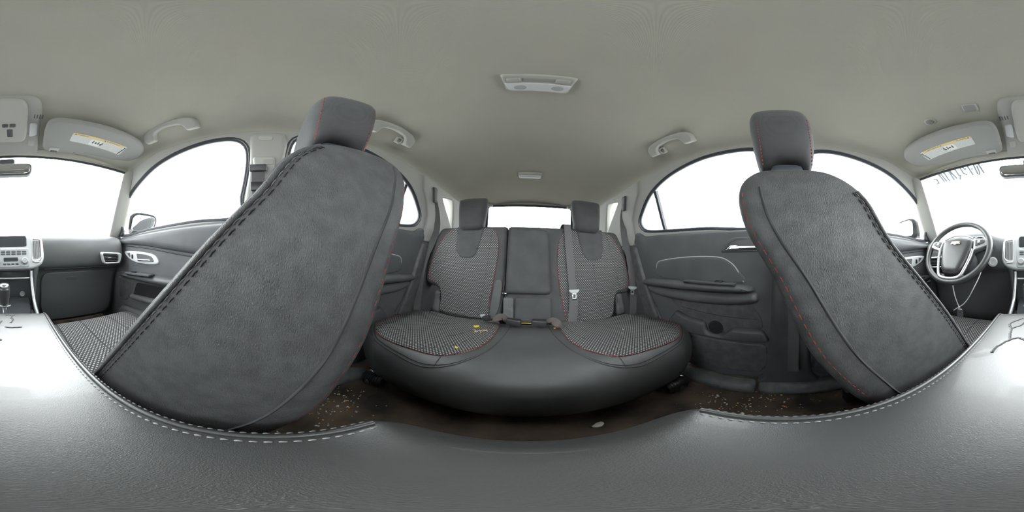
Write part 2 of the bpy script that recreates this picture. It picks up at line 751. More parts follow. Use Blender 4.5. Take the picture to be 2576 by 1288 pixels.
# headliner
def build_ceiling():
    ys = np.linspace(-0.74, 1.60, 79)
    V, F = [], []
    nx = 40
    for y in ys:
        ze = float(edge_z(y))
        hw = 0.70 - 0.33 * (ze - 0.9)
        for k in range(nx + 1):
            a = -math.pi / 2 + math.pi * k / nx
            x = hw * math.sin(a)
            z = float(ceil_z(np.array([x]), np.array([y]))[0])
            V.append((x, y, z))
    m = nx + 1
    for i in range(len(ys) - 1):
        for k in range(nx):
            F.append((i * m + k, (i + 1) * m + k, (i + 1) * m + k + 1, i * m + k + 1))
    nF = len(V)
    V += [(x, y, z + 0.03) for (x, y, z) in V]
    F += [tuple(nF + q for q in f[::-1]) for f in list(F)]
    o = link('ceiling', mesh('ceiling', V, F), 'headliner', None, smooth=180)
    tag(o, 'warm grey woven headliner covering the whole cabin roof', 'ceiling', kind='structure')


build_ceiling()

# floor: carpet with sill ramps and a low tunnel
def floor_z(x, y):
    ax = np.abs(x)
    z = 0.10 * smoothstep(0.62, 0.735, ax)
    z = z + 0.10 * smoothstep(0.17, 0.06, ax) * (1 - 0.7 * smoothstep(0.05, 0.35, y))
    z = z + 0.16 * smoothstep(-0.95, -1.3, y)
    z = z + 0.34 * smoothstep(0.95, 1.10, y)
    z = z + 0.012 * np.sin(x * 9 + 1) * np.sin(y * 7) * smoothstep(0.1, 0.3, ax)
    for cx in (-0.60, 0.56):
        z = z + 0.05 * np.exp(-(((x - cx - 0.07 * np.sign(cx)) / 0.06) ** 2 + ((y - 0.50) / 0.09) ** 2))
    return z


pillow('floor', [(-0.735, -1.45), (0.735, -1.45), (0.735, 1.95), (-0.735, 1.95)], lambda x, y: np.stack([x, y, floor_z(x, y)], 1), 1,
       'carpet', None, R=0.0, depth=0.03, res=0.035, smooth=180)
tag(bpy.data.objects['floor'], 'dirty brown-black cabin carpet littered with crumbs', 'carpet', kind='structure')

# ground outside
g = link('ground', mesh('ground', [(-40, -40, -0.45), (40, -40, -0.45), (40, 40, -0.45), (-40, 40, -0.45)], [(0, 1, 2, 3)]),
         'ground_concrete', None, smooth=0)
tag(g, 'pale concrete ground outside around the car', 'ground', kind='structure')

# ------------------------------------------------------------------ window openings (y, z)
FRONT_WIN = spline([(-0.862, 0.872), (-0.848, 0.945), (-0.785, 1.03), (-0.70, 1.105), (-0.535, 1.182), (-0.41, 1.217), (-0.265, 1.238),
                    (-0.17, 1.240), (-0.118, 1.228), (-0.09, 1.195), (-0.085, 1.14), (-0.098, 1.06), (-0.118, 0.985), (-0.14, 0.902),
                    (-0.35, 0.897), (-0.60, 0.886)], n=6)
REAR_WIN = spline([(0.03, 0.900), (0.05, 1.06), (0.066, 1.18), (0.085, 1.228), (0.13, 1.246), (0.24, 1.248), (0.36, 1.240), (0.52, 1.208),
                   (0.645, 1.162), (0.72, 1.115), (0.79, 1.050), (0.828, 1.005), (0.822, 0.960), (0.78, 0.932), (0.65, 0.918), (0.40, 0.907)], n=6)
QUARTER_WIN = rounded([(0.992, 1.172), (1.140, 1.194), (1.285, 0.985), (1.268, 0.978)], [0.02, 0.012, 0.012, 0.012])


def side_panel(name, outline, sg, material, parent, holes=(), R=0.008, depth=0.05, base=0.0, res=0.03, **kw):
    return pillow(name, outline, side(sg), inward(sg), material, parent, R=R, depth=depth, base=base, res=res, holes=holes, **kw)


SIDES = {1: ('left', "driver's side"), -1: ('right', 'passenger side')}


def on_side(sg, pts, off):
    """Points (y, z) on the side surface, 'off' metres inward."""
    A = np.array(pts, float)
    P = side(sg)(A[:, 0], A[:, 1])
    N = normals_of(side(sg), A, inward(sg))
    return [p + n * off for p, n in zip(P, N)], list(N)


def wline(poly, y0, y1, upper=True):
    """Part of a window outline between two y values on its upper edge."""
    return [p for p in poly]


# glasshouse trim of each side: A-pillar with roof rail, B-pillar, D-pillar
def trims(sg, n):
    word = SIDES[sg][1]
    fw = np.array(resample(FRONT_WIN, 0.02))
    rw = np.array(resample(REAR_WIN, 0.02))
    top = lambda y: float(edge_z(y)) + 0.004
    # roof rail + A pillar: one sheet around the two door windows' upper edges
    sheet = [(-0.945, 0.868), (-0.86, 1.00), (-0.76, 1.13), (-0.70, 1.205)]
    sheet += [(y, top(y)) for y in np.linspace(-0.66, 0.76, 40)]
    sheet += [(0.80, 1.205), (0.84, 1.12), (0.905, 1.02), (0.905, 0.925), (0.84, 0.89), (0.40, 0.885), (0.03, 0.882), (-0.14, 0.882), (-0.5, 0.872), (-0.86, 0.856)]
    o = side_panel('trim_%d' % n, sheet, sg, 'pillar_grey', None, holes=[fw, rw], R=0.006, depth=0.06, res=0.022)
    tag(o, 'pale grey roof rail and front pillar trim framing the %s door windows' % word, 'pillar trim', kind='structure')
    # D pillar
    dp = [(0.745, top(0.745)), (0.95, top(0.95)), (1.15, top(1.15)), (1.36, top(1.36)), (1.50, 1.02), (1.52, 0.84), (0.93, 0.84), (0.905, 0.885), (0.90, 0.95),
          (0.885, 1.02), (0.84, 1.095), (0.775, 1.165)]
    o = side_panel('trim_%d' % (n + 1), dp, sg, 'pillar_grey', None, holes=[QUARTER_WIN], R=0.008, depth=0.05, base=0.012, res=0.025)
    tag(o, 'pale grey rear pillar trim with small quarter window on the %s' % word, 'pillar trim', kind='structure')
    # lower quarter trim (dark), beside the rear bench
    lq = [(0.93, 0.845), (1.52, 0.845), (1.60, 0.20), (1.2, 0.02), (0.62, 0.02), (0.60, 0.25), (0.66, 0.39), (0.785, 0.61), (0.88, 0.76)]
    w = empty('wall_%s_rear' % SIDES[sg][0], (sg * 0.7, 1.1, 0), 'dark grey plastic side trim beside the rear bench, %s' % word, 'side trim', kind='structure')
    side_panel('trim_panel', lq, sg, 'dark_plastic', w, R=0.012, depth=0.05, base=0.002, res=0.04)
    strip = [(0.885, 0.835), (0.965, 0.835), (0.86, 0.55), (0.755, 0.30), (0.70, 0.30), (0.665, 0.385), (0.775, 0.60)]
    side_panel('sill_strip', rounded(strip, 0.015), sg, 'scuffed_plastic', w, R=0.02, rise=0.02, depth=0.01, base=0.010, res=0.03)
    # quarter glass
    q = side_panel('window_%d' % (5 + n // 2), [tuple(p) for p in np.array(QUARTER_WIN) + (np.array(QUARTER_WIN) - np.mean(QUARTER_WIN, axis=0)) * 0.12],
                   sg, 'rear_glass', None, R=0.0, depth=0.003, base=-0.035, res=0.05)
    tag(q, 'small fixed quarter window pane in the %s rear pillar' % word, 'window', kind='structure')


trims(-1, 1)
trims(1, 3)

# B-pillar covers
def b_pillar(sg, n):
    word = SIDES[sg][1]
    e = empty('trim_%d' % n, (sg * 0.6, -0.02, 0.9), 'pale grey centre pillar cover between the %s door windows' % word, 'pillar trim', kind='structure')
    body = [(-0.068, 1.252), (0.05, 1.252), (0.058, 1.20), (0.045, 1.10), (0.025, 0.95), (0.01, 0.80), (-0.13, 0.80), (-0.115, 0.93), (-0.085, 1.07), (-0.076, 1.15), (-0.075, 1.22)]
    side_panel('pillar_cover', rounded(body, 0.012), sg, 'pillar_grey', e, R=0.02, rise=0.022, depth=0.01, base=0.002, res=0.02)
    side_panel('airbag_badge', rect(-0.042, 1.212, 0.006, 1.234, 0.011), sg, 'handle_grey', e, R=0.002, rise=0.0015, depth=0.002, base=0.0245, res=0.008)
    cover = rounded([(-0.065, 1.142), (0.015, 1.142), (0.012, 1.03), (-0.03, 1.02), (-0.06, 1.075)], [0.012, 0.012, 0.02, 0.02, 0.03])
    side_panel('belt_height_adjuster', cover, sg, 'handle_grey', e, R=0.012, rise=0.012, depth=0.004, base=0.024, res=0.012)
    side_panel('release_button', rect(-0.030, 1.105, 0.01, 1.128, 0.006), sg, 'pillar_grey', e, R=0.004, rise=0.004, depth=0.002, base=0.034, res=0.01)


b_pillar(-1, 5)
b_pillar(1, 6)

# windscreen, curved across and raked
def windscreen(u, t):
    """u across the car (-1..1), t 0 at the roof edge .. 1 at the dash."""
    xt, xb = 0.575, 0.66
    x = u * (xt + (xb - xt) * t)
    y = -0.715 + 0.06 * u * u + t * (-0.57 + 0.27 * u * u)
    z = 1.262 - 0.045 * u * u + t * (-0.40 + 0.02 * u * u) + 0.03 * np.sin(np.pi * t) * (1 - u * u)
    return np.stack([x, y, z], 1)


o = pillow('window_1', [(-1, 0), (1, 0), (1, 1), (-1, 1)], windscreen, 1, 'clear_glass', None, R=0, depth=0.004, res=0.08, smooth=180)
tag(o, 'large raked windscreen glass in front of the dashboard', 'windscreen', kind='structure')
# rubber and ceramic band along the top of the screen
tube('trim_9', [tuple(windscreen(np.array([u]), np.array([0.02]))[0] + np.array((0, 0.004, -0.004))) for u in np.linspace(-0.97, 0.97, 31)], 0.007, 'rubber_seal')
tag(bpy.data.objects['trim_9'], 'dark rubber edge along the top of the windscreen', 'window seal', kind='structure')
# inner header that closes the gap between headliner and screen
V, F = [], []
us = np.linspace(-1, 1, 31)
for u in us:
    p = windscreen(np.array([u]), np.array([0.015]))[0]
    x = p[0]
    zc = float(ceil_z(np.array([x]), np.array([-0.735]))[0])
    V += [(x, p[1] + 0.012, p[2] - 0.004), (x, -0.70 + 0.02 * u * u, max(zc - 0.004, p[2])), (x, -0.68, zc + 0.01), (x, p[1] - 0.03, p[2] + 0.06)]
for i in range(len(us) - 1):
    for k in range(4):
        j = (k + 1) % 4
        F.append((i * 4 + k, (i + 1) * 4 + k, (i + 1) * 4 + j, i * 4 + j))
o = link('trim_10', fix_normals(mesh('trim_10', V, F)), 'headliner', None, smooth=30)
tag(o, 'pale headliner edge above the windscreen', 'header trim', kind='structure')

# front pillar faces towards the screen
for sg, n in ((-1, 11), (1, 12)):
    rings = []
    for t in np.linspace(0.0, 1.0, 9):
        p = windscreen(np.array([sg * 0.985]), np.array([t]))[0]
        yb = -0.655 - 0.30 * t ** 1.1
        q = np.array((sg * float(side_x(p[2] - 0.005)), 0, p[2]))
        a = np.array((p[0] - sg * 0.035, p[1] + 0.004, p[2] - 0.012))
        b = np.array((sg * (side_x(p[2]) - 0.030), min(p[1] + 0.10, yb + 0.02), p[2]))
        c = np.array((sg * (side_x(p[2]) + 0.03), min(p[1] + 0.12, yb + 0.05), p[2] + 0.0))
        d = np.array((p[0] + sg * 0.045, p[1] - 0.02, p[2] + 0.01))
        rings.append([a, b, c, d])
    o = loft('trim_%d' % n, rings, 'pillar_grey', None, subsurf=2)
    tag(o, 'slim pale front pillar beside the windscreen, %s' % SIDES[sg][1], 'pillar trim', kind='structure')

# tailgate with rear window
tg = empty('door_5', (0, 1.8, 0.3), 'tailgate behind the rear bench with wide rear window', 'tailgate', kind='structure')


def gate(x, s):
    # s: height; leans forward at the top
    y = np.interp(s, [0.0, 0.85, 1.30], [2.02, 2.0, 1.63]) - 0.05 * x * x
    return np.stack([x, y, s], 1)


gate_out = [(-0.72, 0.03), (0.72, 0.03), (0.70, 0.85), (0.60, 1.25), (0.35, 1.30), (0, 1.31), (-0.35, 1.30), (-0.60, 1.25), (-0.70, 0.85)]
rear_win = rounded([(-0.430, 1.274), (0.430, 1.274), (0.52, 0.90), (-0.52, 0.90)], [0.035, 0.035, 0.06, 0.06])
pillow('gate_lower_trim', [(-0.70, 0.03), (0.70, 0.03), (0.68, 0.86), (-0.68, 0.86)], gate, 1, 'dark_plastic', tg, R=0.02, depth=0.01, base=0.012, res=0.08)
pillow('gate_trim', gate_out, gate, 1, 'pillar_grey', tg, R=0.01, depth=0.05, holes=[rear_win], res=0.05)
pillow('pane', [(x * 1.04, s + (s - 1.06) * 0.05) for x, s in rear_win], gate, 1, 'rear_glass', tg, R=0, depth=0.003, base=-0.03, res=0.1)
rw3 = [tuple(p) for p in gate(np.array([p[0] for p in rear_win]), np.array([p[1] for p in rear_win]))]
tube('window_seal', [np.array(p) + np.array((0, -0.008, 0)) for p in rw3], 0.012, 'rubber_seal', tg, closed=True)
# inner bulkhead of the roof end
V, F = [], []
for i, x in enumerate(np.linspace(-0.6, 0.6, 25)):
    zc = float(ceil_z(np.array([x]), np.array([1.6]))[0])
    V += [(x, 1.595, zc), (x, 1.66, min(zc - 0.01, 1.30))]
    if i:
        F.append((2 * i - 2, 2 * i - 1, 2 * i + 1, 2 * i))
o = link('trim_13', mesh('trim_13', V, F), 'headliner', None, smooth=60)
tag(o, 'headliner edge bending down to the rear window', 'header trim', kind='structure')
for sx in (-1, 1):
    tgp = bar('hinge_cover', (sx * 0.40, 1.60, 1.272), (0.06, 0.05, 0.03), 'pillar_grey', tg, bevel=0.01)
# outer shell below the side trims and in front, so no light leaks in under the dash
o = link('wall_front', mesh('wall_front', [(-0.78, -1.40, -0.05), (0.78, -1.40, -0.05), (0.78, -1.34, 0.86), (-0.78, -1.34, 0.86),
                                           (-0.78, -1.45, -0.05), (0.78, -1.45, -0.05), (0.78, -1.39, 0.86), (-0.78, -1.39, 0.86)],
                            [(0, 1, 2, 3), (7, 6, 5, 4), (3, 2, 6, 7), (0, 4, 5, 1), (0, 3, 7, 4), (1, 5, 6, 2)]), 'carpet', None, smooth=0)
tag(o, 'dark carpeted bulkhead in the footwell under the dashboard', 'bulkhead', kind='structure')

for sg in (-1, 1):
    o = side_panel('wall_%s_front' % SIDES[sg][0], [(-1.46, 0.87), (-0.93, 0.87), (-0.93, -0.02), (-1.46, -0.02)], sg, 'dark_plastic', None, R=0.0, depth=0.03, base=-0.004, res=0.1)
    tag(o, 'dark footwell side panel under the dashboard, %s' % SIDES[sg][1], 'kick panel', kind='structure')
    o = side_panel('trim_%d' % (19 + sg), [(1.33, 1.205), (1.66, 1.20), (2.03, 0.86), (1.50, 0.84), (1.47, 1.02)], sg, 'pillar_grey', None, R=0.0, depth=0.03, base=0.0, res=0.1)
    tag(o, 'pale cargo-area upper side trim between rear pillar and tailgate, %s' % SIDES[sg][1], 'side trim', kind='structure')
    o = side_panel('trim_%d' % (22 + sg), [(1.50, 0.85), (2.03, 0.86), (2.05, 0.02), (1.50, 0.02)], sg, 'dark_plastic', None, R=0.0, depth=0.03, base=0.002, res=0.1)
    tag(o, 'dark cargo-area lower side trim behind the rear bench, %s' % SIDES[sg][1], 'side trim', kind='structure')

# ------------------------------------------------------------------ doors
def door_common(num, sg, front):
    word = SIDES[sg][1]
    pos = 'front' if front else 'rear'
    e = empty('door_%d' % num, (sg * 0.7, -0.45 if front else 0.4, 0.05),
              '%s %s door with dark grey trim panel and side window' % (word, pos), 'car door', kind='structure')
    if front:
        out = [(-1.02, 0.855), (-0.86, 0.858), (-0.5, 0.878), (-0.14, 0.888), (-0.06, 0.886), (-0.03, 0.5), (-0.05, 0.08), (-0.95, 0.08), (-1.02, 0.2)]
        win = FRONT_WIN
    else:
        out = [(-0.03, 0.886), (0.03, 0.887), (0.40, 0.890), (0.80, 0.900), (0.86, 0.935), (0.935, 0.915), (0.925, 0.87), (0.86, 0.75), (0.785, 0.605),
               (0.66, 0.387), (0.585, 0.20), (0.50, 0.11), (0.30, 0.082), (0.11, 0.09), (0.06, 0.14), (0.03, 0.30), (-0.03, 0.5)]
        win = REAR_WIN
    pan = side_panel('door_panel', out, sg, 'door_plastic', e, R=0.018, rise=0.014, depth=0.06, base=0.0, res=0.035)
    sk = [(y, z) for y, z in out]
    pillow('outer_skin', sk, lambda y, z: np.stack([sg * (0.775 - 0.10 * np.clip(z - 0.7, 0, 1) + 0 * y), y, z], 1), sg, 'body_paint', e, R=0.01, depth=0.02, base=0.0, res=0.06)
    # window glass and its rubber seal
    c = np.mean(np.array(win), axis=0)
    grown = [tuple(c + (np.array(p) - c) * 1.03) for p in win]
    if front:
        side_panel('pane', grown, sg, 'clear_glass', e, R=0, depth=0.003, base=-0.03, res=0.08)
    else:
        g1 = [p for p in grown]
        a = [p for p in g1 if p[0] < 0.652]
        b = [p for p in g1 if p[0] > 0.648]
        side_panel('pane', a, sg, 'clear_glass', e, R=0, depth=0.003, base=-0.03, res=0.08)
        side_panel('pane', b, sg, 'clear_glass', e, R=0, depth=0.003, base=-0.03, res=0.08)
        path, nn = on_side(sg, [(0.655, 1.15), (0.652, 1.06), (0.648, 0.98), (0.642, 0.905)], -0.018)
        ribbon('division_bar', path, 0.018, 0.02, 'rubber_seal', e, ups=nn)
    path, nn = on_side(sg, resample(win, 0.02), -0.004)
    tube('window_seal', path, 0.008, 'rubber_seal', e, closed=True, ups=nn, ry=0.010)
    path2, nn2 = on_side(sg, resample([tuple(c + (np.array(p) - c) * 1.028) for p in win], 0.02), 0.002)
    tube('outer_seal', path2, 0.0055, 'rubber_seal', e, closed=True, ups=nn2)
    return e, pan


DZ = 0.0


def door_sub(sg, name, outline, material, parent, R=0.01, rise=None, depth=0.004, base=0.014, res=0.03, **kw):
    return side_panel(name, [(p[0], p[1] + DZ) for p in outline], sg, material, parent, R=R, rise=rise, depth=depth, base=base, res=res, **kw)


def on_side_dz(sg, pts, off):
    return on_side(sg, [(p[0], p[1] + DZ) for p in pts], off)


def front_door(num, sg):
    global DZ
    DZ = -0.018
    e, pan = door_common(num, sg, True)
    # black corner sail ahead of the glass
    side_panel('mirror_sail', rounded([(-0.965, 0.862), (-0.855, 0.868), (-0.845, 0.95), (-0.80, 1.03), (-0.835, 1.03), (-0.90, 0.95)], 0.01), sg, 'black_plastic', e,
               R=0.006, depth=0.01, base=0.008, res=0.02)
    # padded shoulder above the sweeping crease
    sh = spline([(-0.99, 0.848), (-0.86, 0.862), (-0.60, 0.880), (-0.35, 0.890), (-0.14, 0.893), (-0.075, 0.888), (-0.06, 0.84), (-0.07, 0.775), (-0.16, 0.752), (-0.30, 0.758),
                 (-0.45, 0.778), (-0.62, 0.806), (-0.80, 0.826), (-0.96, 0.834)], n=5)
    door_sub(sg, 'shoulder_pad', sh, 'door_plastic', e, R=0.035, rise=0.028, res=0.03)
    cr, nn = on_side_dz(sg, spline([(-0.99, 0.826), (-0.80, 0.816), (-0.62, 0.795), (-0.45, 0.766), (-0.30, 0.745), (-0.16, 0.738)], closed=False, n=5), 0.017)
    tube('crease_seam', cr, 0.003, 'rubber_seal', e, ups=nn)
    # lever handle: bright bezel, dark cup, chrome lever, lock switch
    bz = spline([(-0.83, 0.780), (-0.74, 0.782), (-0.64, 0.772), (-0.575, 0.757), (-0.545, 0.728), (-0.555, 0.708), (-0.62, 0.704), (-0.72, 0.712), (-0.79, 0.738)], n=5)
    b = door_sub(sg, 'handle_bezel', bz, 'silver_paint', e, R=0.008, base=0.014, res=0.012)
    door_sub(sg, 'handle_cup', rounded([(-0.715, 0.768), (-0.64, 0.762), (-0.588, 0.750), (-0.568, 0.718), (-0.70, 0.722)], 0.012), 'door_plastic', b, R=0.003, base=0.0195, res=0.012)
    door_sub(sg, 'lever', rounded([(-0.70, 0.736), (-0.60, 0.734), (-0.585, 0.722), (-0.695, 0.720)], 0.006), 'chrome', b, R=0.006, rise=0.010, base=0.022, res=0.008)
    door_sub(sg, 'lock_switch', rect(-0.755, 0.735, -0.74, 0.762, 0.006), 'black_plastic', b, R=0.003, rise=0.004, base=0.022, res=0.006)
    door_sub(sg, 'bezel_notch', rounded([(-0.80, 0.770), (-0.77, 0.772), (-0.765, 0.748), (-0.775, 0.745)], 0.005), 'door_plastic', b, R=0.002, rise=0.001, base=0.022, res=0.008)
    # armrest with switch plate
    ar = spline([(-0.875, 0.648), (-0.75, 0.652), (-0.55, 0.650), (-0.30, 0.650), (-0.14, 0.645), (-0.11, 0.62), (-0.14, 0.595), (-0.40, 0.592), (-0.65, 0.604), (-0.86, 0.622)], n=5)
    a = door_sub(sg, 'armrest', ar, 'dark_plastic', e, R=0.026, rise=0.055, base=0.012, res=0.02)
    zt = 0.655
    x0 = sg * 0.70
    bar('switch_plate', (x0 - sg * 0.055, -0.66, 0.651 + DZ), (0.05, 0.20, 0.012), 'dark_plastic', a, bevel=0.004)
    bar('window_switch', (x0 - sg * 0.055, -0.70, 0.659 + DZ), (0.018, 0.035, 0.010), 'black_plastic', a, bevel=0.003)
    # lower door: speaker field, pull pocket, map pocket
    sp = door_sub(sg, 'speaker_grille', rounded([(-0.90, 0.612), (-0.745, 0.600), (-0.775, 0.50), (-0.83, 0.455), (-0.90, 0.45)], 0.012), 'scuffed_plastic', e, R=0.006, base=0.014, res=0.02)
    for k in range(9):
        y = -0.885 + 0.0135 * k
        path, nn = on_side_dz(sg, [(y, 0.595 - 0.001 * k), (y, 0.47 + 0.004 * k)], 0.021)
        tube('grille_rib', path, 0.0022, 'dark_plastic', sp, ups=nn, sides=6)
    pk = rounded([(-0.72, 0.592), (-0.42, 0.585), (-0.42, 0.49), (-0.76, 0.495)], 0.015)
    pr = door_sub(sg, 'pull_pocket', pk, 'black_plastic', e, R=0.004, base=0.0135, res=0.03)
    door_sub(sg, 'pocket_lip', rounded([(-0.78, 0.515), (-0.42, 0.515), (-0.42, 0.478), (-0.76, 0.482)], 0.01), 'scuffed_plastic', pr, R=0.014, rise=0.03, base=0.012, res=0.02)
    door_sub(sg, 'map_pocket', rounded([(-0.88, 0.42), (-0.15, 0.42), (-0.12, 0.16), (-0.90, 0.16)], 0.03), 'dark_plastic', e, R=0.03, rise=0.05, base=0.012, res=0.04)
    return e


def rear_door(num, sg):
    global DZ
    DZ = 0.014
    e, pan = door_common(num, sg, False)
    # cloth pad with bright piping
    pad = spline([(0.668, 0.632), (0.685, 0.69), (0.675, 0.716), (0.64, 0.727), (0.54, 0.741), (0.42, 0.749), (0.31, 0.748), (0.255, 0.735), (0.21, 0.70), (0.172, 0.632), (0.40, 0.622)], n=5)
    door_sub(sg, 'cloth_pad', pad, 'door_plastic', e, R=0.012, rise=0.006, base=0.014, res=0.03)
    rim, nn = on_side_dz(sg, spline([(0.664, 0.635), (0.684, 0.69), (0.675, 0.716), (0.64, 0.727), (0.54, 0.741), (0.42, 0.749), (0.31, 0.748), (0.255, 0.735), (0.21, 0.70), (0.172, 0.635)], closed=False, n=6), 0.016)
    tube('pad_piping', rim, 0.0032, 'button_grey', e, ups=nn)
    ring = spline([(0.71, 0.60), (0.715, 0.70), (0.69, 0.738), (0.62, 0.757), (0.5, 0.772), (0.36, 0.780), (0.27, 0.776), (0.21, 0.752), (0.16, 0.69), (0.115, 0.56), (0.085, 0.40)], closed=False, n=5)
    # armrest: two stacked ledges
    ar = spline([(0.752, 0.612), (0.62, 0.622), (0.42, 0.628), (0.22, 0.630), (0.145, 0.624), (0.125, 0.603), (0.16, 0.588), (0.40, 0.580), (0.62, 0.572), (0.745, 0.570), (0.765, 0.588)], n=5)
    a = door_sub(sg, 'armrest', ar, 'dark_plastic', e, R=0.022, rise=0.062, base=0.012, res=0.02)
    ar2 = spline([(0.74, 0.575), (0.55, 0.578), (0.30, 0.585), (0.14, 0.592), (0.108, 0.575), (0.118, 0.545), (0.22, 0.528), (0.42, 0.518), (0.60, 0.518), (0.70, 0.530)], n=5)
    door_sub(sg, 'pull_handle', ar2, 'door_plastic', e, R=0.026, rise=0.045, base=0.012, res=0.02)
    bar('switch_plate', (sg * 0.655, 0.33, 0.629 + DZ), (0.045, 0.26, 0.01), 'dark_plastic', a, bevel=0.003)
    bar('window_switch', (sg * 0.655, 0.28, 0.637 + DZ), (0.018, 0.035, 0.010), 'black_plastic', a, bevel=0.003)
    # door handle
    hb = door_sub(sg, 'handle_bezel', rounded([(0.285, 0.768), (0.262, 0.815), (0.22, 0.838), (0.06, 0.838), (0.04, 0.80), (0.06, 0.770)], 0.012), 'dark_plastic', e, R=0.006, base=0.013, res=0.015)
    door_sub(sg, 'handle_cup', rounded([(0.262, 0.778), (0.24, 0.815), (0.20, 0.828), (0.08, 0.828), (0.07, 0.778)], 0.01), 'black_plastic', hb, R=0.002, base=0.0175, res=0.015)
    door_sub(sg, 'lever', rounded([(0.262, 0.777), (0.232, 0.802), (0.205, 0.803), (0.195, 0.797), (0.09, 0.797), (0.09, 0.783), (0.22, 0.777)], 0.005), 'chrome', hb, R=0.006, rise=0.012, base=0.018, res=0.008)
    # pocket: recessed dark field, cup holder and its lip
    fld = rounded([(0.60, 0.535), (0.13, 0.535), (0.09, 0.46), (0.085, 0.41), (0.23, 0.41), (0.27, 0.375), (0.34, 0.375), (0.355, 0.42), (0.455, 0.43), (0.53, 0.47)], 0.02)
    fp = door_sub(sg, 'pocket_recess', fld, 'scuffed_plastic', e, R=0.004, rise=0.002, base=0.0135, res=0.03)
    seam, nn = on_side_dz(sg, [(0.50, 0.478), (0.30, 0.464), (0.11, 0.462)], 0.0165)
    tube('recess_seam', seam, 0.0016, 'rubber_seal', fp, ups=nn, sides=6)
    lathe('cup_recess', [(0.036, 0.0), (0.036, 0.004), (0.030, 0.004), (0.028, -0.002)], (sg * (0.700 - 0.0165), 0.305, 0.398 + DZ), (-sg, 0, 0), 'black_plastic', fp, n=20)
    lip = rounded([(0.53, 0.455), (0.45, 0.428), (0.362, 0.424), (0.347, 0.368), (0.265, 0.366), (0.225, 0.408), (0.085, 0.41), (0.055, 0.345), (0.12, 0.34), (0.50, 0.335), (0.60, 0.36)], 0.015)
    door_sub(sg, 'pocket_lip', lip, 'dark_plastic', e, R=0.014, rise=0.03, base=0.012, res=0.018)
    door_sub(sg, 'lower_field', rounded([(0.57, 0.325), (0.07, 0.325), (0.062, 0.20), (0.10, 0.13), (0.30, 0.125), (0.47, 0.15), (0.55, 0.22)], 0.025), 'scuffed_plastic', e, R=0.008, rise=0.010, base=0.012, res=0.03)
    door_sub(sg, 'speaker_cover', rounded([(0.80, 0.56), (0.70, 0.52), (0.66, 0.42), (0.74, 0.42), (0.82, 0.53)], 0.02), 'scuffed_plastic', e, R=0.006, base=0.002, res=0.02)
    return e


front_door(1, -1)
front_door(2, 1)
rear_door(3, -1)
rear_door(4, 1)

# door sill plates along the carpet edge
for sg, n in ((-1, 14), (1, 15)):
    e = empty('trim_%d' % n, (sg * 0.70, 0.1, 0.08), 'grey plastic sill plate below the %s doors' % SIDES[sg][1], 'sill plate', kind='structure')
    for y0, y1 in ((-0.95, 0.105), (0.115, 0.62)):
        ys = np.linspace(y0, y1, 16)
        rings = []
        for y in ys:
            zf = 0.035
            rings.append([(sg * 0.635, y, zf - 0.02), (sg * 0.645, y, zf + 0.012), (sg * 0.68, y, zf + 0.05), (sg * 0.72, y, zf + 0.062), (sg * 0.75, y, zf + 0.03), (sg * 0.72, y, zf - 0.03)])
        loft('sill_plate', rings, 'scuffed_plastic', e, subsurf=1)
# lower B-pillar cover
for sg, n in ((-1, 16), (1, 17)):
    lb = rounded([(-0.10, 0.86), (0.04, 0.86), (0.055, 0.45), (0.085, 0.14), (0.13, 0.06), (-0.18, 0.06), (-0.13, 0.14), (-0.11, 0.45)], 0.03)
    o = side_panel('trim_%d' % n, lb, sg, 'dark_plastic', None, R=0.025, rise=0.03, depth=0.02, base=0.006, res=0.03)
    tag(o, 'dark lower centre pillar cover between the %s doors' % SIDES[sg][1], 'pillar trim', kind='structure')

# ------------------------------------------------------------------ seats
def profile_surface(prof, bend=None):
    """Sheet swept across the car along a (y, z) profile; v is the arc length."""
    P = np.array(spline(prof, closed=False, n=10))
    s = np.concatenate([[0], np.cumsum(np.linalg.norm(np.diff(P, axis=0), axis=1))])

    def f(x, v):
        y = np.interp(v, s, P[:, 0]) + np.minimum(v, 0) * 0
        z = np.interp(v, s, P[:, 1])
        # continue straight beyond the ends so that normals stay defined
        e0, e1 = P[1] - P[0], P[-1] - P[-2]
        e0, e1 = e0 / np.linalg.norm(e0), e1 / np.linalg.norm(e1)
        b, a = np.minimum(v, 0), np.maximum(v - s[-1], 0)
        y, z = y + b * e0[0] + a * e1[0], z + b * e0[1] + a * e1[1]
        if bend is not None:
            y, z = bend(x, y, z, v)
        return np.stack([x, y, z], 1)
    f.length = s[-1]
    f.s, f.P = s, P

    def v_of_y(y):
        k = int(np.argmin(P[:, 0])) if P[0, 0] > P[-1, 0] else len(P) - 1
        Q, t = P[:k + 1], s[:k + 1]
        o = np.argsort(Q[:, 0])
        return np.interp(y, Q[o, 0], t[o])
    f.v_of_y = v_of_y
    return f


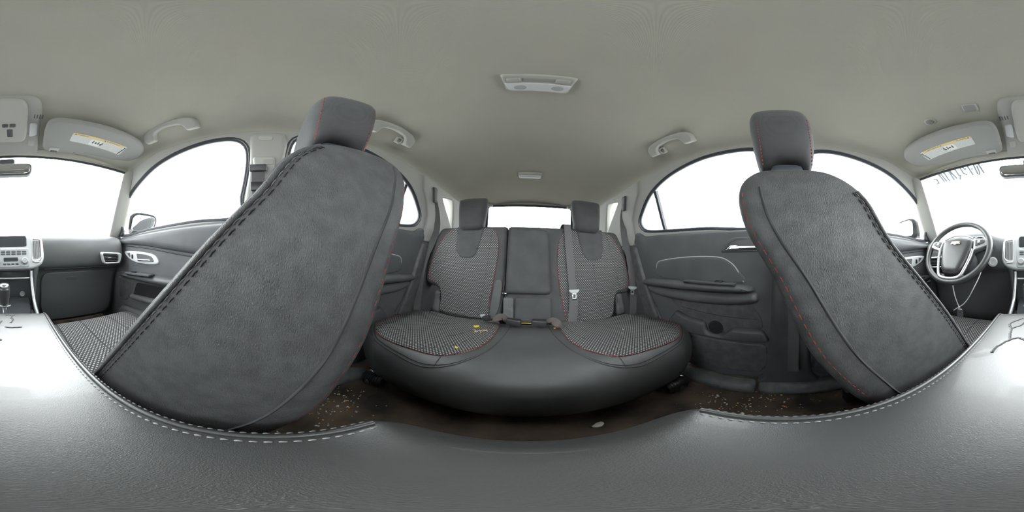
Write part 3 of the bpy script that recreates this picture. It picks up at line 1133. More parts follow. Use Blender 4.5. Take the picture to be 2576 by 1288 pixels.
SEAT_ROWS = [(0.34, -0.33, -0.10, 0.150), (0.42, -0.29, -0.045, 0.138), (0.51, -0.238, 0.010, 0.137), (0.55, -0.215, 0.036, 0.138), (0.60, -0.184, 0.060, 0.139),
             (0.655, -0.146, 0.089, 0.141), (0.70, -0.110, 0.109, 0.144), (0.75, -0.064, 0.130, 0.149), (0.80, -0.015, 0.151, 0.154), (0.83, 0.003, 0.160, 0.160), (0.85, 0.016, 0.165, 0.165),
             (0.866, 0.034, 0.165, 0.170), (0.879, 0.055, 0.159, 0.176), (0.889, 0.078, 0.146, 0.186), (0.896, 0.095, 0.130, 0.212), (0.899, 0.105, 0.122, 0.27)]
RING = [(1.0, 0.03), (1.005, 0.35), (1.0, 0.62), (0.985, 0.88), (0.955, 0.975), (0.88, 1.02), (0.5, 1.04), (0, 1.05), (-0.5, 1.04), (-0.88, 1.02), (-0.955, 0.975), (-0.985, 0.88),
        (-1.0, 0.62), (-1.005, 0.35), (-1.0, 0.03), (-0.975, 0.0), (-0.85, 0.0), (-0.70, 0.10), (-0.5, 0.26), (0, 0.32), (0.5, 0.26), (0.70, 0.10), (0.85, 0.0), (0.975, 0.0)]


def front_seat(sg, dy, dz, hdy, hdz, hk, topk, ry, label):
    CX = 0.36
    e = empty('front_seat', (sg * CX, -0.40 + dy, 0.02), label, 'car seat')
    rows = np.array(spline(SEAT_ROWS, closed=False, n=4))
    rows[:, 2] += ry * smoothstep(0.74, 0.85, rows[:, 0])
    rows[:, 0] += topk * np.maximum(0, rows[:, 0] - 0.83)
    ring2 = np.array(spline(RING, closed=True, n=3))
    rings = []
    for z, yf, yr, xi in rows:
        w = CX - xi
        rings.append([(sg * (CX - u * w), yf + (yr - yf) * t + dy, z + dz) for u, t in ring2])
    b = loft('backrest', rings, 'seat_side_cloth', e, subsurf=0, smooth=180)

    def on_flank(z, t, off=0.001):
        yf, yr, xi = [float(np.interp(z, rows[:, 0], rows[:, k])) for k in (1, 2, 3)]
        u = float(np.interp(t, [0.03, 0.35, 0.62, 0.88, 0.975], [1.0, 1.005, 1.0, 0.985, 0.955]))
        return np.array((sg * (CX - u * (CX - xi) - off), yf + (yr - yf) * t + dy, z + dz))
    inn = (-sg, 0, 0)
    zs = np.linspace(0.40, 0.872, 40)
    # seam running just ahead of the rear edge, red thread on the edge itself, double row on the bolster edge
    tube('side_seam', [on_flank(z, 0.82, -0.0005) for z in zs], 0.0022, 'dark_thread', b, sides=6)
    stitches('red_stitching', [on_flank(z, 0.965, 0.0) for z in zs], 0.008, 0.004, 0.0014, 'red_thread', b)
    tube('bolster_piping', [on_flank(z, 0.03, 0.0005) for z in zs], 0.003, 'seat_side_cloth', b, sides=8)
    stitches('bolster_stitching', [on_flank(z, 0.085, 0.0005) for z in zs], 0.0085, 0.0035, 0.0013, 'dark_thread', b)
    stitches('bolster_stitching', [on_flank(z, 0.058, 0.0005) for z in zs], 0.0085, 0.0035, 0.0011, 'grey_thread', b)
    # patterned insert on the front of the backrest
    f = lambda x, z: np.stack([x, np.interp(z - dz, rows[:, 0], rows[:, 1]) + 0.29 * (np.interp(z - dz, rows[:, 0], rows[:, 2]) - np.interp(z - dz, rows[:, 0], rows[:, 1])) + dy, z], 1)
    ins = rect(sg * CX - 0.115, 0.42 + dz, sg * CX + 0.115, 0.83 + dz, 0.04)
    pillow('fabric_insert', ins, f, 1, 'dotted_fabric', b, R=0.01, depth=0.03, base=0.0, res=0.04)
    # head restraint: cushion, chrome posts
    hy = dy + hdy
    hz = dz + hdz
    hx = sg * CX
    hr = []
    for z, w, yf, yr in [(0.940, 0.085, 0.075, 0.135), (0.948, 0.112, 0.058, 0.154), (0.985, 0.122, 0.051, 0.166), (1.03, 0.125, 0.052, 0.173), (1.075, 0.125, 0.058, 0.178), (1.105, 0.119, 0.066, 0.178), (1.122, 0.100, 0.080, 0.166), (1.129, 0.05, 0.105, 0.145)]:
        z = 0.94 + (z - 0.94) * hk
        loop = []
        for k in range(28):
            a = 2 * math.pi * k / 28
            c, s = math.cos(a), math.sin(a)
            q = 0.42
            loop.append((hx + w * math.copysign(abs(c) ** q, c), (yf + yr) / 2 + (yr - yf) / 2 * math.copysign(abs(s) ** q, s) + hy,
                         z + hz + 0.030 * math.exp(-(((yr - yf) / 2 * math.copysign(abs(s) ** q, s)) / 0.036) ** 4) * max(0.0, 1 - (z - 0.94) / 0.03)))
        hr.append(loop)
    h = loft('head_restraint', hr, 'headrest_cloth', e, subsurf=1)
    for yy in (0.066, 0.150):
        stitches('red_stitching', [(hx - sg * (np.interp(z, [0.95, 0.985, 1.03, 1.075, 1.105], [0.103, 0.1125, 0.1155, 0.1155, 0.109]) + 0.004), yy + hy + (z - 1.0) * 0.08, z + hz) for z in np.linspace(0.955, 1.085, 18)], 0.005, 0.003, 0.0012, 'red_thread', h)
    # dark block added as the shade in the arched notch, and two chrome posts
    bar('notch_shade', (hx, 0.105 + hy, 0.950 + hz), (0.20, 0.062, 0.034), 'rubber_seal', h, bevel=0.014)
    for px in (-0.06, 0.06):
        lathe('post', [(0.006, 0), (0.006, 0.11)], (hx + px, 0.105 + hy, 0.86 + dz), (0, 0.05, 1), 'chrome', h, n=12)
    lathe('post_collar', [(0.013, 0), (0.013, 0.012), (0.008, 0.018)], (hx - sg * 0.06, 0.105 + hy, 0.935 + dz), (0, 0.05, 1), 'chrome', h, n=14)
    # cushion
    prof = [(-0.16 + dy, 0.385 + dz), (-0.30 + dy, 0.395 + dz), (-0.45 + dy, 0.405 + dz), (-0.60 + dy, 0.425 + dz), (-0.68 + dy, 0.423 + dz), (-0.722 + dy, 0.395 + dz), (-0.735 + dy, 0.34 + dz),
            (-0.725 + dy, 0.27 + dz), (-0.70 + dy, 0.22 + dz)]
    cf = profile_surface(prof)
    L = cf.length
    x0, x1 = sorted((sg * 0.135, sg * 0.60))
    c = pillow('seat_cushion', rounded([(x0, 0.0), (x1, 0.0), (x1, L), (x0, L)], [0.03, 0.03, 0.06, 0.06]), cf, -1, 'seat_cloth', e, R=0.045, rise=0.035, depth=0.13, base=-0.03, res=0.03)
    vt = cf.v_of_y(-0.70 + dy)
    pillow('fabric_insert', rounded([(x0 + 0.055, 0.02), (x1 - 0.055, 0.02), (x1 - 0.055, vt), (x0 + 0.055, vt)], 0.04), cf, -1, 'dotted_fabric', c, R=0.006, rise=0.004, depth=0.004, base=0.003, res=0.03)
    for xx in (x0 + 0.055, x1 - 0.055):
        tube('insert_seam', [tuple(cf(np.array([xx]), np.array([v]))[0] + np.array((0, 0, 0.006))) for v in np.linspace(0.03, vt, 20)], 0.0016, 'dark_thread', c, sides=6)
    xm = (x0 + x1) / 2
    for xx in (xm - 0.07, xm + 0.07):
        tube('channel_seam', [tuple(cf(np.array([xx]), np.array([v]))[0] + np.array((0, 0, 0.0068))) for v in np.linspace(0.03, vt - 0.01, 20)], 0.0022, 'dark_thread', c, sides=6)
    # base and slides
    bar('seat_base', (hx, -0.42 + dy, 0.20), (0.40, 0.46, 0.16), 'black_plastic', e, bevel=0.03)
    bar('recliner_cover', (sg * 0.592, -0.26 + dy, 0.35 + dz), (0.035, 0.30, 0.13), 'dark_plastic', e, bevel=0.015)
    for px in (-0.19, 0.19):
        bar('slide_rail', (hx + px, -0.40 + dy, 0.075), (0.05, 0.62, 0.09), 'black_plastic', e, bevel=0.008)
    return e


front_seat(-1, 0.0, 0.0, 0.0, -0.006, 1.0, 0.0, 0.0, 'front passenger seat, reclined, grey cloth flank with red stitching')
front_seat(1, -0.127, -0.030, 0.014, 0.004, 1.11, 0.30, 0.016, "driver's seat behind the steering wheel, grey cloth flank")

# ---- rear bench cushion
bench = empty('rear_bench_cushion', (0, 0.62, 0.05), 'full-width rear bench cushion with two dotted cloth seats and crumbs', 'car seat')
BPROF = [(0.862, 0.378), (0.82, 0.382), (0.75, 0.386), (0.62, 0.392), (0.50, 0.392), (0.44, 0.384), (0.402, 0.362), (0.380, 0.325), (0.372, 0.27), (0.378, 0.21), (0.400, 0.15), (0.44, 0.105)]


def bench_bend(x, y, z, v):
    k = smoothstep(0.52, 0.72, np.abs(x)) * smoothstep(0.62, 0.38, y)
    y = y + 0.055 * k
    dish = 0.010 * np.exp(-((np.abs(x) - 0.40) / 0.14) ** 2) * smoothstep(0.42, 0.6, y)
    return y, z - dish


bf = profile_surface(BPROF, bench_bend)
BL = bf.length
main = pillow('cushion_body', rounded([(-0.70, 0.0), (0.70, 0.0), (0.70, BL), (-0.70, BL)], [0.05, 0.05, 0.10, 0.10]), bf, -1, 'seat_vinyl', bench, R=0.05, rise=0.04, depth=0.10, base=-0.04, res=0.026)


def on_bench(pts, off):
    A = np.array([(x, bf.v_of_y(y)) for x, y in pts])
    P = bf(A[:, 0], A[:, 1])
    N = normals_of(bf, A, -1)
    return [p + n * off for p, n in zip(P, N)]


INS = spline([(0.145, 0.785), (0.146, 0.70), (0.152, 0.62), (0.185, 0.525), (0.264, 0.447), (0.387, 0.428), (0.53, 0.420), (0.615, 0.432), (0.650, 0.475), (0.655, 0.56), (0.640, 0.68),
              (0.60, 0.80), (0.56, 0.865), (0.40, 0.885), (0.20, 0.875), (0.155, 0.84)], n=6)
RIM = spline([(0.098, 0.84), (0.098, 0.75), (0.112, 0.64), (0.145, 0.52), (0.205, 0.432), (0.289, 0.395), (0.42, 0.394), (0.56, 0.402), (0.64, 0.425), (0.683, 0.48)], closed=False, n=6)
for sg in (-1, 1):
    out = [(sg * x, float(bf.v_of_y(y))) for x, y in INS]
    word = 'passenger' if sg < 0 else 'driver'
    fi = pillow('fabric_insert', out, bf, -1, 'dotted_fabric', main, R=0.006, rise=0.003, depth=0.004, base=0.0015, res=0.024)
    # cloth border band between the insert and the outer piping
    band = [(sg * x, y) for x, y in INS]
    tube('red_seam', on_bench([(sg * x, y) for x, y in spline([(0.145, 0.80), (0.146, 0.70), (0.152, 0.62), (0.185, 0.525), (0.264, 0.447), (0.387, 0.428), (0.53, 0.420), (0.615, 0.432), (0.650, 0.475), (0.655, 0.56), (0.645, 0.66)], closed=False, n=6)], 0.0035),
         0.0010, 'red_thread', main, sides=6)
    tube('outer_piping', on_bench([(sg * x, y) for x, y in RIM], 0.0015), 0.0022, 'seat_vinyl', main, sides=6)
    tube('outer_seam', on_bench([(sg * x, y + 0.007) for x, y in RIM], 0.0008), 0.0013, 'dark_thread', main, sides=6)
    for q in ([(0.215, 0.86), (0.235, 0.74), (0.29, 0.62), (0.39, 0.54), (0.52, 0.50), (0.64, 0.50)], [(0.30, 0.87), (0.34, 0.78), (0.42, 0.70), (0.53, 0.655), (0.645, 0.64)], [(0.17, 0.80), (0.185, 0.70), (0.22, 0.60), (0.28, 0.50), (0.36, 0.438)]):
        stitches('channel_stitching', on_bench([(sg * x, y) for x, y in spline(q, closed=False, n=6)], 0.0042), 0.006, 0.004, 0.0015, 'dark_thread', fi)
    tube('joint_seam', on_bench([(sg * 0.268, y) for y in np.linspace(0.398, 0.442, 5)], 0.001), 0.0012, 'dark_thread', main, sides=6)
# metal front tube under the cushion
tube('front_rail', [(x, 0.447 + 0.05 * smoothstep(0.5, 0.72, abs(x)), 0.098) for x in np.linspace(-0.58, 0.58, 25)], 0.012, 'black_plastic', bench, sides=10)
bar('support_box', (0, 0.70, 0.16), (1.20, 0.44, 0.26), 'black_plastic', bench, bevel=0.03)

# ---- rear backrests
BK = 0.286


def backf(x, z):
    return np.stack([x, 0.87 + (z - 0.37) * BK, z], 1)


def back_pts(pts, off):
    n = np.array((0, -1, BK)) / math.hypot(1, BK)
    return [np.array((x, 0.87 + (z - 0.37) * BK, z)) + n * off for x, z in pts]


def rear_headrest(cx, parent):
    def hf(x, z):
        return np.stack([x, 0.905 + (z - 0.37) * 0.20 + 1.2 * (x - cx) ** 2, z], 1)
    out = rounded([(cx - 0.103, 1.150), (cx + 0.103, 1.150), (cx + 0.100, 1.06), (cx + 0.082, 0.916), (cx - 0.082, 0.916), (cx - 0.100, 1.06)], [0.03, 0.03, 0.05, 0.03, 0.03, 0.05])
    h = pillow('head_restraint', out, hf, 1, 'headrest_cloth', parent, R=0.038, rise=0.042, depth=0.055, base=0.0, res=0.02, back=True, smooth=80)
    for px in (-0.05, 0.05):
        lathe('post', [(0.006, 0), (0.006, 0.10)], (cx + px, 1.035, 0.86), (0, 0.15, 1), 'chrome', h, n=10)
    lathe('lock_button', [(0.011, 0), (0.011, 0.012), (0.006, 0.016)], (cx + (0.075 if cx < 0 else -0.075), 1.015, 0.945), (0, 0, 1), 'black_plastic', h, n=12)
    return h


P_OUT = [(-0.622, 0.950), (-0.683, 0.82), (-0.710, 0.66), (-0.700, 0.585), (-0.660, 0.547), (-0.588, 0.540), (-0.556, 0.512), (-0.536, 0.375), (-0.47, 0.362), (-0.172, 0.366), (-0.150, 0.417), (-0.144, 0.574), (-0.144, 0.945)]
P_RAD = [0.03, 0.10, 0.06, 0.03, 0.03, 0.02, 0.02, 0.02, 0.03, 0.02, 0.03, 0.03, 0.012]
P_INS = [(-0.537, 0.925), (-0.595, 0.86), (-0.640, 0.74), (-0.662, 0.64), (-0.648, 0.58), (-0.60, 0.560), (-0.558, 0.535), (-0.533, 0.47), (-0.522, 0.392), (-0.40, 0.385), (-0.236, 0.388), (-0.226, 0.48), (-0.212, 0.60),
         (-0.196, 0.74), (-0.198, 0.83), (-0.222, 0.905), (-0.30, 0.932), (-0.45, 0.935)]
SHIELD = [(-0.488, 0.945), (-0.478, 0.787), (-0.452, 0.738), (-0.393, 0.727), (-0.345, 0.740), (-0.325, 0.785), (-0.297, 0.940)]
D_OUT = [(0.608, 0.945), (0.659, 0.821), (0.686, 0.65), (0.676, 0.55), (0.64, 0.513), (0.555, 0.511), (0.529, 0.471), (0.50, 0.36), (0.372, 0.350), (0.14, 0.356), (-0.142, 0.366), (-0.142, 0.945)]
D_RAD = [0.03, 0.10, 0.06, 0.03, 0.02, 0.02, 0.03, 0.03, 0.02, 0.02, 0.01, 0.012]
D_INS = [(0.545, 0.915), (0.60, 0.84), (0.642, 0.72), (0.655, 0.62), (0.640, 0.555), (0.585, 0.537), (0.545, 0.525), (0.520, 0.48), (0.485, 0.375), (0.35, 0.366), (0.212, 0.372), (0.197, 0.42), (0.178, 0.55), (0.165, 0.70),
         (0.178, 0.84), (0.215, 0.912), (0.30, 0.930), (0.45, 0.930)]


def rear_back(side_sg, out, rad, ins, label, loc):
    e = empty('rear_seat_back', loc, label, 'car seat')
    body = pillow('backrest_body', rounded(out, rad), backf, 1, 'seat_cloth', e, R=0.028, rise=0.024, depth=0.09, base=-0.024, res=0.025, back=True, smooth=80)
    fi = pillow('fabric_insert', spline(ins, n=5), backf, 1, 'dotted_fabric', body, R=0.006, rise=0.003, depth=0.004, base=0.001, res=0.03)
    inner = [p for p in ins]
    rows = [inner[7:17]] if side_sg < 0 else [inner[9:17]]
    tube('red_seam', back_pts(spline([p for p in (ins[0:6])], closed=False, n=5), 0.003), 0.0012, 'red_thread', body, sides=6)
    tube('red_seam', back_pts(spline([p for p in (ins[10:16])], closed=False, n=5), 0.003), 0.0012, 'red_thread', body, sides=6)
    sh = [(side_sg * -1 * x, z) for x, z in SHIELD]
    pillow('shield_panel', rounded(sh, [0.01, 0.02, 0.03, 0.04, 0.03, 0.02, 0.01]), backf, 1, 'seat_cloth', body, R=0.008, rise=0.005, depth=0.004, base=0.004, res=0.025)
    cx = 0.372 if side_sg > 0 else -0.386
    for q in ([(0.575, 0.545), (0.545, 0.75), (0.515, 0.925)], [(0.42, 0.385), (0.405, 0.55), (0.395, 0.725)], [(0.285, 0.388), (0.262, 0.60), (0.245, 0.91)]):
        stitches('channel_stitching', back_pts([(side_sg * x, z) for x, z in spline(q, closed=False, n=6)], 0.0045), 0.006, 0.004, 0.0016, 'dark_thread', fi)
    rear_headrest(cx, e)
    # hinge cover below the shoulder cut-out
    hx = side_sg * 0.565
    pillow('hinge_cover', rounded([(hx - 0.028, 0.515), (hx + 0.028, 0.515), (hx + 0.034, 0.37), (hx - 0.034, 0.37)], 0.015), backf, 1, 'scuffed_plastic', e, R=0.02, rise=0.02, depth=0.03, base=-0.02, res=0.02)
    tube('recline_strap', back_pts([(hx - side_sg * 0.02, 0.50), (hx - side_sg * 0.022, 0.455)], 0.004), 0.004, 'black_plastic', e, sides=6)
    return e, body


eP, bodyP = rear_back(-1, P_OUT, P_RAD, P_INS, 'narrow passenger-side rear backrest with dotted cloth and head restraint', (-0.40, 1.0, 0.37))
eD, bodyD = rear_back(1, D_OUT, D_RAD, D_INS, "wide driver-side rear backrest with folded centre armrest and head restraint", (0.27, 1.0, 0.36))
# knee patch lobe on the narrow backrest
pillow('side_lobe', rounded([(-0.20, 0.60), (-0.165, 0.615), (-0.155, 0.58), (-0.165, 0.45), (-0.19, 0.38), (-0.225, 0.38), (-0.215, 0.50)], 0.02), backf, 1, 'seat_vinyl', bodyP, R=0.008, rise=0.004, depth=0.004, base=0.003, res=0.02)
# folded armrest, lower vinyl field and plastic hinge plate in the centre
pillow('centre_armrest', rounded([(-0.128, 0.925), (0.112, 0.915), (0.122, 0.545), (0.112, 0.532), (-0.132, 0.532), (-0.136, 0.56)], [0.02, 0.03, 0.02, 0.02, 0.02, 0.02]), backf, 1, 'seat_cloth', eD, R=0.022, rise=0.022, depth=0.02, base=0.004, res=0.025)
pillow('lower_pad', rounded([(-0.080, 0.515), (0.125, 0.515), (0.125, 0.368), (-0.080, 0.372)], 0.012), backf, 1, 'seat_cloth', eD, R=0.018, rise=0.016, depth=0.01, base=0.002, res=0.02)
hp = pillow('hinge_plate', rounded([(-0.146, 0.512), (-0.086, 0.512), (-0.082, 0.375), (-0.142, 0.375)], 0.008), backf, 1, 'scuffed_plastic', eD, R=0.008, rise=0.008, depth=0.01, base=0.004, res=0.015)
pillow('hinge_slot', rect(-0.112, 0.455, -0.100, 0.500, 0.005), backf, 1, 'dark_plastic', hp, R=0.002, rise=0.001, depth=0.002, base=0.0125, res=0.008)
tube('latch_pin', back_pts([(-0.146, 0.60), (-0.146, 0.56), (-0.142, 0.535)], 0.008), 0.004, 'black_plastic', eD, sides=8)
bar('latch_foot', back_pts([(-0.140, 0.533)], 0.014)[0], (0.026, 0.014, 0.008), 'chrome', eD, bevel=0.003)

# front mounting feet of the bench
for cx, lab in ((-0.595, 'black ribbed plastic bench foot on the carpet, passenger side'), (0.555, "black ribbed plastic bench foot on the carpet, driver's side")):
    e = empty('bench_foot', (cx, 0.43, 0.02), lab, 'seat foot', 'bench feet on the carpet')
    pr = [(0.012, -0.055), (0.036, -0.05), (0.042, -0.03), (0.042, 0.04), (0.036, 0.055), (0.012, 0.06)]
    lathe('foot_cover', pr, (cx, 0.44, 0.052), (1, 0.25 * np.sign(cx) * -1, 0.1), 'black_plastic', e, n=24)
    for k in range(6):
        lathe('rib', [(0.0395, -0.004), (0.0445, -0.003), (0.0445, 0.003), (0.0395, 0.004)], (cx - 0.03 + 0.013 * k, 0.44 + (0.03 - 0.013 * k) * 0.25 * np.sign(cx), 0.049 + 0.0013 * k), (1, 0.25 * np.sign(cx) * -1, 0.1), 'black_plastic', e, n=24)
    lathe('bolt_head', [(0.014, 0), (0.014, 0.004), (0.008, 0.006)], (cx - np.sign(cx) * 0.0, 0.398, 0.050), (0, -1, 0.15), 'dark_plastic', e, n=16)

# ------------------------------------------------------------------ centre console
con = empty('centre_console', (0, -0.35, 0.0), 'black vinyl centre console with long stitched armrest lid', 'console')
def con_ring(y, zt, hw, hb=None):
    hb = hb or hw
    return [(-hb, y, 0.02), (-hw, y, zt - 0.03), (-hw + 0.012, y, zt), (hw - 0.012, y, zt), (hw, y, zt - 0.03), (hb, y, 0.02)]


loft('console_body', [con_ring(y, zt, hw) for y, zt, hw in ((0.085, 0.49, 0.098), (0.06, 0.505, 0.105), (-0.20, 0.505, 0.112), (-0.545, 0.500, 0.112), (-0.56, 0.455, 0.112), (-0.70, 0.450, 0.115), (-0.835, 0.46, 0.118))], 'dark_plastic', con, subsurf=0, smooth=40)


def lid_z(x, y):
    ax = np.abs(x)
    z = 0.553 + 0.006 * (1 - (ax / 0.125) ** 2)
    z = z - 0.05 * smoothstep(0.055, 0.130, y) ** 1.5
    z = z - 0.012 * smoothstep(-0.50, -0.56, y)
    return z


def lidf(x, y):
    return np.stack([x, y, lid_z(x, y)], 1)


lid_out = rounded([(-0.124, 0.116), (0.124, 0.116), (0.124, -0.552), (-0.124, -0.552)], [0.05, 0.05, 0.035, 0.035])
lid = pillow('armrest_lid', lid_out, lidf, 1, 'vinyl', con, R=0.016, rise=0.014, depth=0.035, base=-0.014, res=0.014, smooth=80)
edge = []
for sg in (-1, 1):
    ys = np.linspace(-0.535, 0.070, 62)
    L1 = [(sg * 0.1115, y, float(lid_z(np.array([0.1115]), np.array([y]))[0]) + 0.001) for y in ys]
    L2 = [(sg * 0.104, y, float(lid_z(np.array([0.104]), np.array([y]))[0]) + 0.0004) for y in ys]
    L3 = [(sg * 0.119, y, float(lid_z(np.array([0.119]), np.array([y]))[0]) - 0.0035) for y in ys]
    tube('piping', L1, 0.0032, 'vinyl', lid, sides=8)
    stitches('inner_stitching', L2, 0.0050, 0.0032, 0.0010, 'grey_thread', lid)
    stitches('outer_stitching', L3, 0.0045, 0.0030, 0.0008, 'grey_thread', lid)
# tears in the vinyl near the front of the lid
for q in ([(0.066, -0.278), (0.064, -0.297), (0.052, -0.325), (0.044, -0.335), (0.048, -0.365), (0.051, -0.396), (0.060, -0.43), (0.045, -0.455), (0.030, -0.472)],
          [(0.044, -0.335), (0.029, -0.346), (0.018, -0.34), (0.012, -0.335)], [(0.007, -0.409), (-0.012, -0.405), (-0.033, -0.407)], [(0.050, -0.40), (0.03, -0.42), (0.02, -0.45)],
          [(-0.006, -0.437), (-0.010, -0.46), (-0.006, -0.485), (-0.014, -0.50)], [(0.01, -0.50), (0.0, -0.505), (-0.005, -0.497)]):
    pts = [(x, y, float(lid_z(np.array([x]), np.array([y]))[0]) + 0.0005) for x, y in spline(q, closed=False, n=6)]
    pts = [(x + rng.uniform(-1, 1) * 0.0012, y + rng.uniform(-1, 1) * 0.0012, z) for x, y, z in pts]
    tube('tear', pts, 0.0022, 'dark_thread', lid, sides=6, ry=0.0014)
    tube('torn_edge', [(x + 0.0025, y + 0.001, z) for x, y, z in pts], 0.0014, 'scuffed_plastic', lid, sides=6)
# front tray around the selector, silver side rails
for sg in (-1, 1):
    rail = [(sg * 0.112, -0.60, 0.47), (sg * 0.112, -0.70, 0.485), (sg * 0.108, -0.79, 0.53), (sg * 0.104, -0.83, 0.61), (sg * 0.103, -0.84, 0.67)]
    tube('side_rail', spline(rail, closed=False, n=6), 0.009, 'satin_silver', con, sides=8)
pillow('selector_plate', rect(-0.09, -0.86, 0.09, -0.57, 0.02), lambda x, y: np.stack([x, y, 0.462 + 0.06 * smoothstep(-0.70, -0.86, y)], 1), 1, 'display_dark', con, R=0.006, depth=0.01, base=0.0, res=0.03)
bar('tray_frame', (0, -0.846, 0.632), (0.19, 0.012, 0.010), 'satin_silver', con, bevel=0.004)
lathe('power_socket', [(0.014, 0), (0.014, 0.006), (0.011, 0.006), (0.010, -0.004)], (-0.055, -0.86, 0.545), (0, 1, 0.15), 'chrome', con, n=24)
# gear selector
gs = empty('gear_selector', (0.025, -0.665, 0.465), 'upright gear selector with grey grip and chrome cap ahead of the armrest', 'gear lever')
lathe('lever_shaft', [(0.010, 0.0), (0.009, 0.09)], (0.025, -0.665, 0.465), (0, 0.1, 1), 'chrome', gs, n=14)
loft('grip', [[(0.025 + w * math.cos(a), -0.658 + d * math.sin(a) + (z - 0.54) * 0.1, z) for a in np.linspace(0, 2 * math.pi, 16, endpoint=False)] for z, w, d in
              ((0.535, 0.012, 0.012), (0.545, 0.018, 0.020), (0.585, 0.020, 0.023), (0.612, 0.024, 0.028), (0.622, 0.023, 0.027))], 'vinyl', gs, subsurf=1)
loft('chrome_cap', [[(0.025 + w * math.cos(a), -0.651 + d * math.sin(a), z) for a in np.linspace(0, 2 * math.pi, 16, endpoint=False)] for z, w, d in
                    ((0.620, 0.0235, 0.0275), (0.628, 0.0245, 0.0285), (0.637, 0.020, 0.024), (0.641, 0.010, 0.012))], 'chrome', gs, subsurf=1)
tube('grip_trim', [(0.025 + 0.0235 * math.cos(a), -0.656 + 0.018 * math.sin(a), 0.545) for a in np.linspace(0, 2 * math.pi, 20, endpoint=False)], 0.0025, 'chrome', gs, closed=True)

# ------------------------------------------------------------------ dashboard
dash = empty('dashboard', (0, -1.0, 0.4), 'grey dashboard below the windscreen with centre stack, vents and glove box', 'dashboard')


def dash_ring(x):
    ax = abs(x)
    pull = 0.03 * float(smoothstep(0.45, 0.66, np.array(ax)))           # ends sweep back to the doors
    hood = 0.045 * math.exp(-((x - 0.37) / 0.16) ** 4)
    yt = -0.02 * math.cos(x * 2)
    return [(x, -1.34 + 0.26 * (x / 0.66) ** 2, 0.845), (x, -1.10 + 0.08 * ax, 0.868), (x, -0.96 + pull, 0.868 + hood), (x, -0.885 + pull, 0.858 + hood), (x, -0.852 + pull, 0.828 + hood * 0.6),
            (x, -0.842 + pull, 0.775), (x, -0.846 + pull, 0.71), (x, -0.858 + pull, 0.682), (x, -0.885 + pull, 0.668), (x, -0.905 + pull * 0.5, 0.655), (x, -0.930, 0.58), (x, -0.952, 0.45), (x, -0.972, 0.33),
            (x, -1.03, 0.28), (x, -1.18, 0.30), (x, -1.30, 0.60)]


loft('dash_body', [dash_ring(x) for x in np.linspace(-0.668, 0.668, 45)], 'dash_plastic', dash, subsurf=1)
# end caps against the doors
# glove box lid
gb = pillow('glove_box', rounded([(-0.64, 0.650), (-0.165, 0.650), (-0.165, 0.42), (-0.20, 0.34), (-0.60, 0.34), (-0.64, 0.40)], [0.015, 0.05, 0.03, 0.03, 0.03, 0.03]),
            lambda x, z: np.stack([x, np.interp(z, [0.30, 0.45, 0.58, 0.655], [-0.965, -0.945, -0.925, -0.897]), z], 1), -1, 'dash_plastic', dash, R=0.006, rise=0.004, depth=0.01, base=0.002, res=0.04)
pillow('glove_box_latch', rect(-0.385, 0.600, -0.315, 0.622, 0.006), lambda x, z: np.stack([x, np.interp(z, [0.30, 0.45, 0.58, 0.655], [-0.965, -0.945, -0.925, -0.897]), z], 1), -1, 'dark_plastic', gb, R=0.002, depth=0.004, base=0.005, res=0.01)
tube('dash_seam', [(x, -0.873 + 0.03 * float(smoothstep(0.45, 0.66, np.array(abs(x)))), 0.672) for x in np.linspace(-0.65, -0.18, 20)], 0.002, 'rubber_seal', dash, sides=6)


def face(yoff):
    return lambda x, z: np.stack([x, yoff + 0 * x, z], 1)


# round-cornered outer vents
def outer_vent(sg):
    yv = -0.812
    cx = sg * 0.572
    f = lambda x, z: np.stack([x, yv + 0.10 * (np.abs(x) - 0.57) - 0.10 * (0.723 - z), z], 1)
    ring = rounded([(cx - sg * -0.068, 0.754), (cx - sg * 0.075, 0.760), (cx - sg * 0.055, 0.690), (cx + sg * 0.055, 0.688)], [0.025, 0.012, 0.015, 0.02])
    hole = rounded([(cx + sg * 0.040, 0.745), (cx - sg * 0.063, 0.750), (cx - sg * 0.047, 0.700), (cx + sg * 0.044, 0.698)], [0.02, 0.008, 0.010, 0.012])
    v = pillow('air_vent', ring, f, -1, 'silver_paint', dash, R=0.006, rise=0.008, depth=0.02, base=0.0, res=0.012, holes=[hole], label='silver-rimmed outer air vent')
    pillow('vent_recess', hole, f, -1, 'black_plastic', v, R=0.002, rise=0.001, depth=0.004, base=-0.012, res=0.015)
    for k in range(5):
        z = 0.707 + 0.009 * k
        a, b = cx + sg * 0.040, cx - sg * (0.050 + 0.002 * k)
        P = f(np.array([a, b]), np.array([z, z]))
        ribbon('vane', [tuple(P[0]), tuple(P[1])], 0.012, 0.0022, 'dark_plastic', v, up=(0, -0.4, 1))
    bar('vane_tab', (cx - sg * 0.02, yv - 0.0005, 0.726), (0.022, 0.012, 0.005), 'button_grey', v, bevel=0.002)


outer_vent(-1)
outer_vent(1)
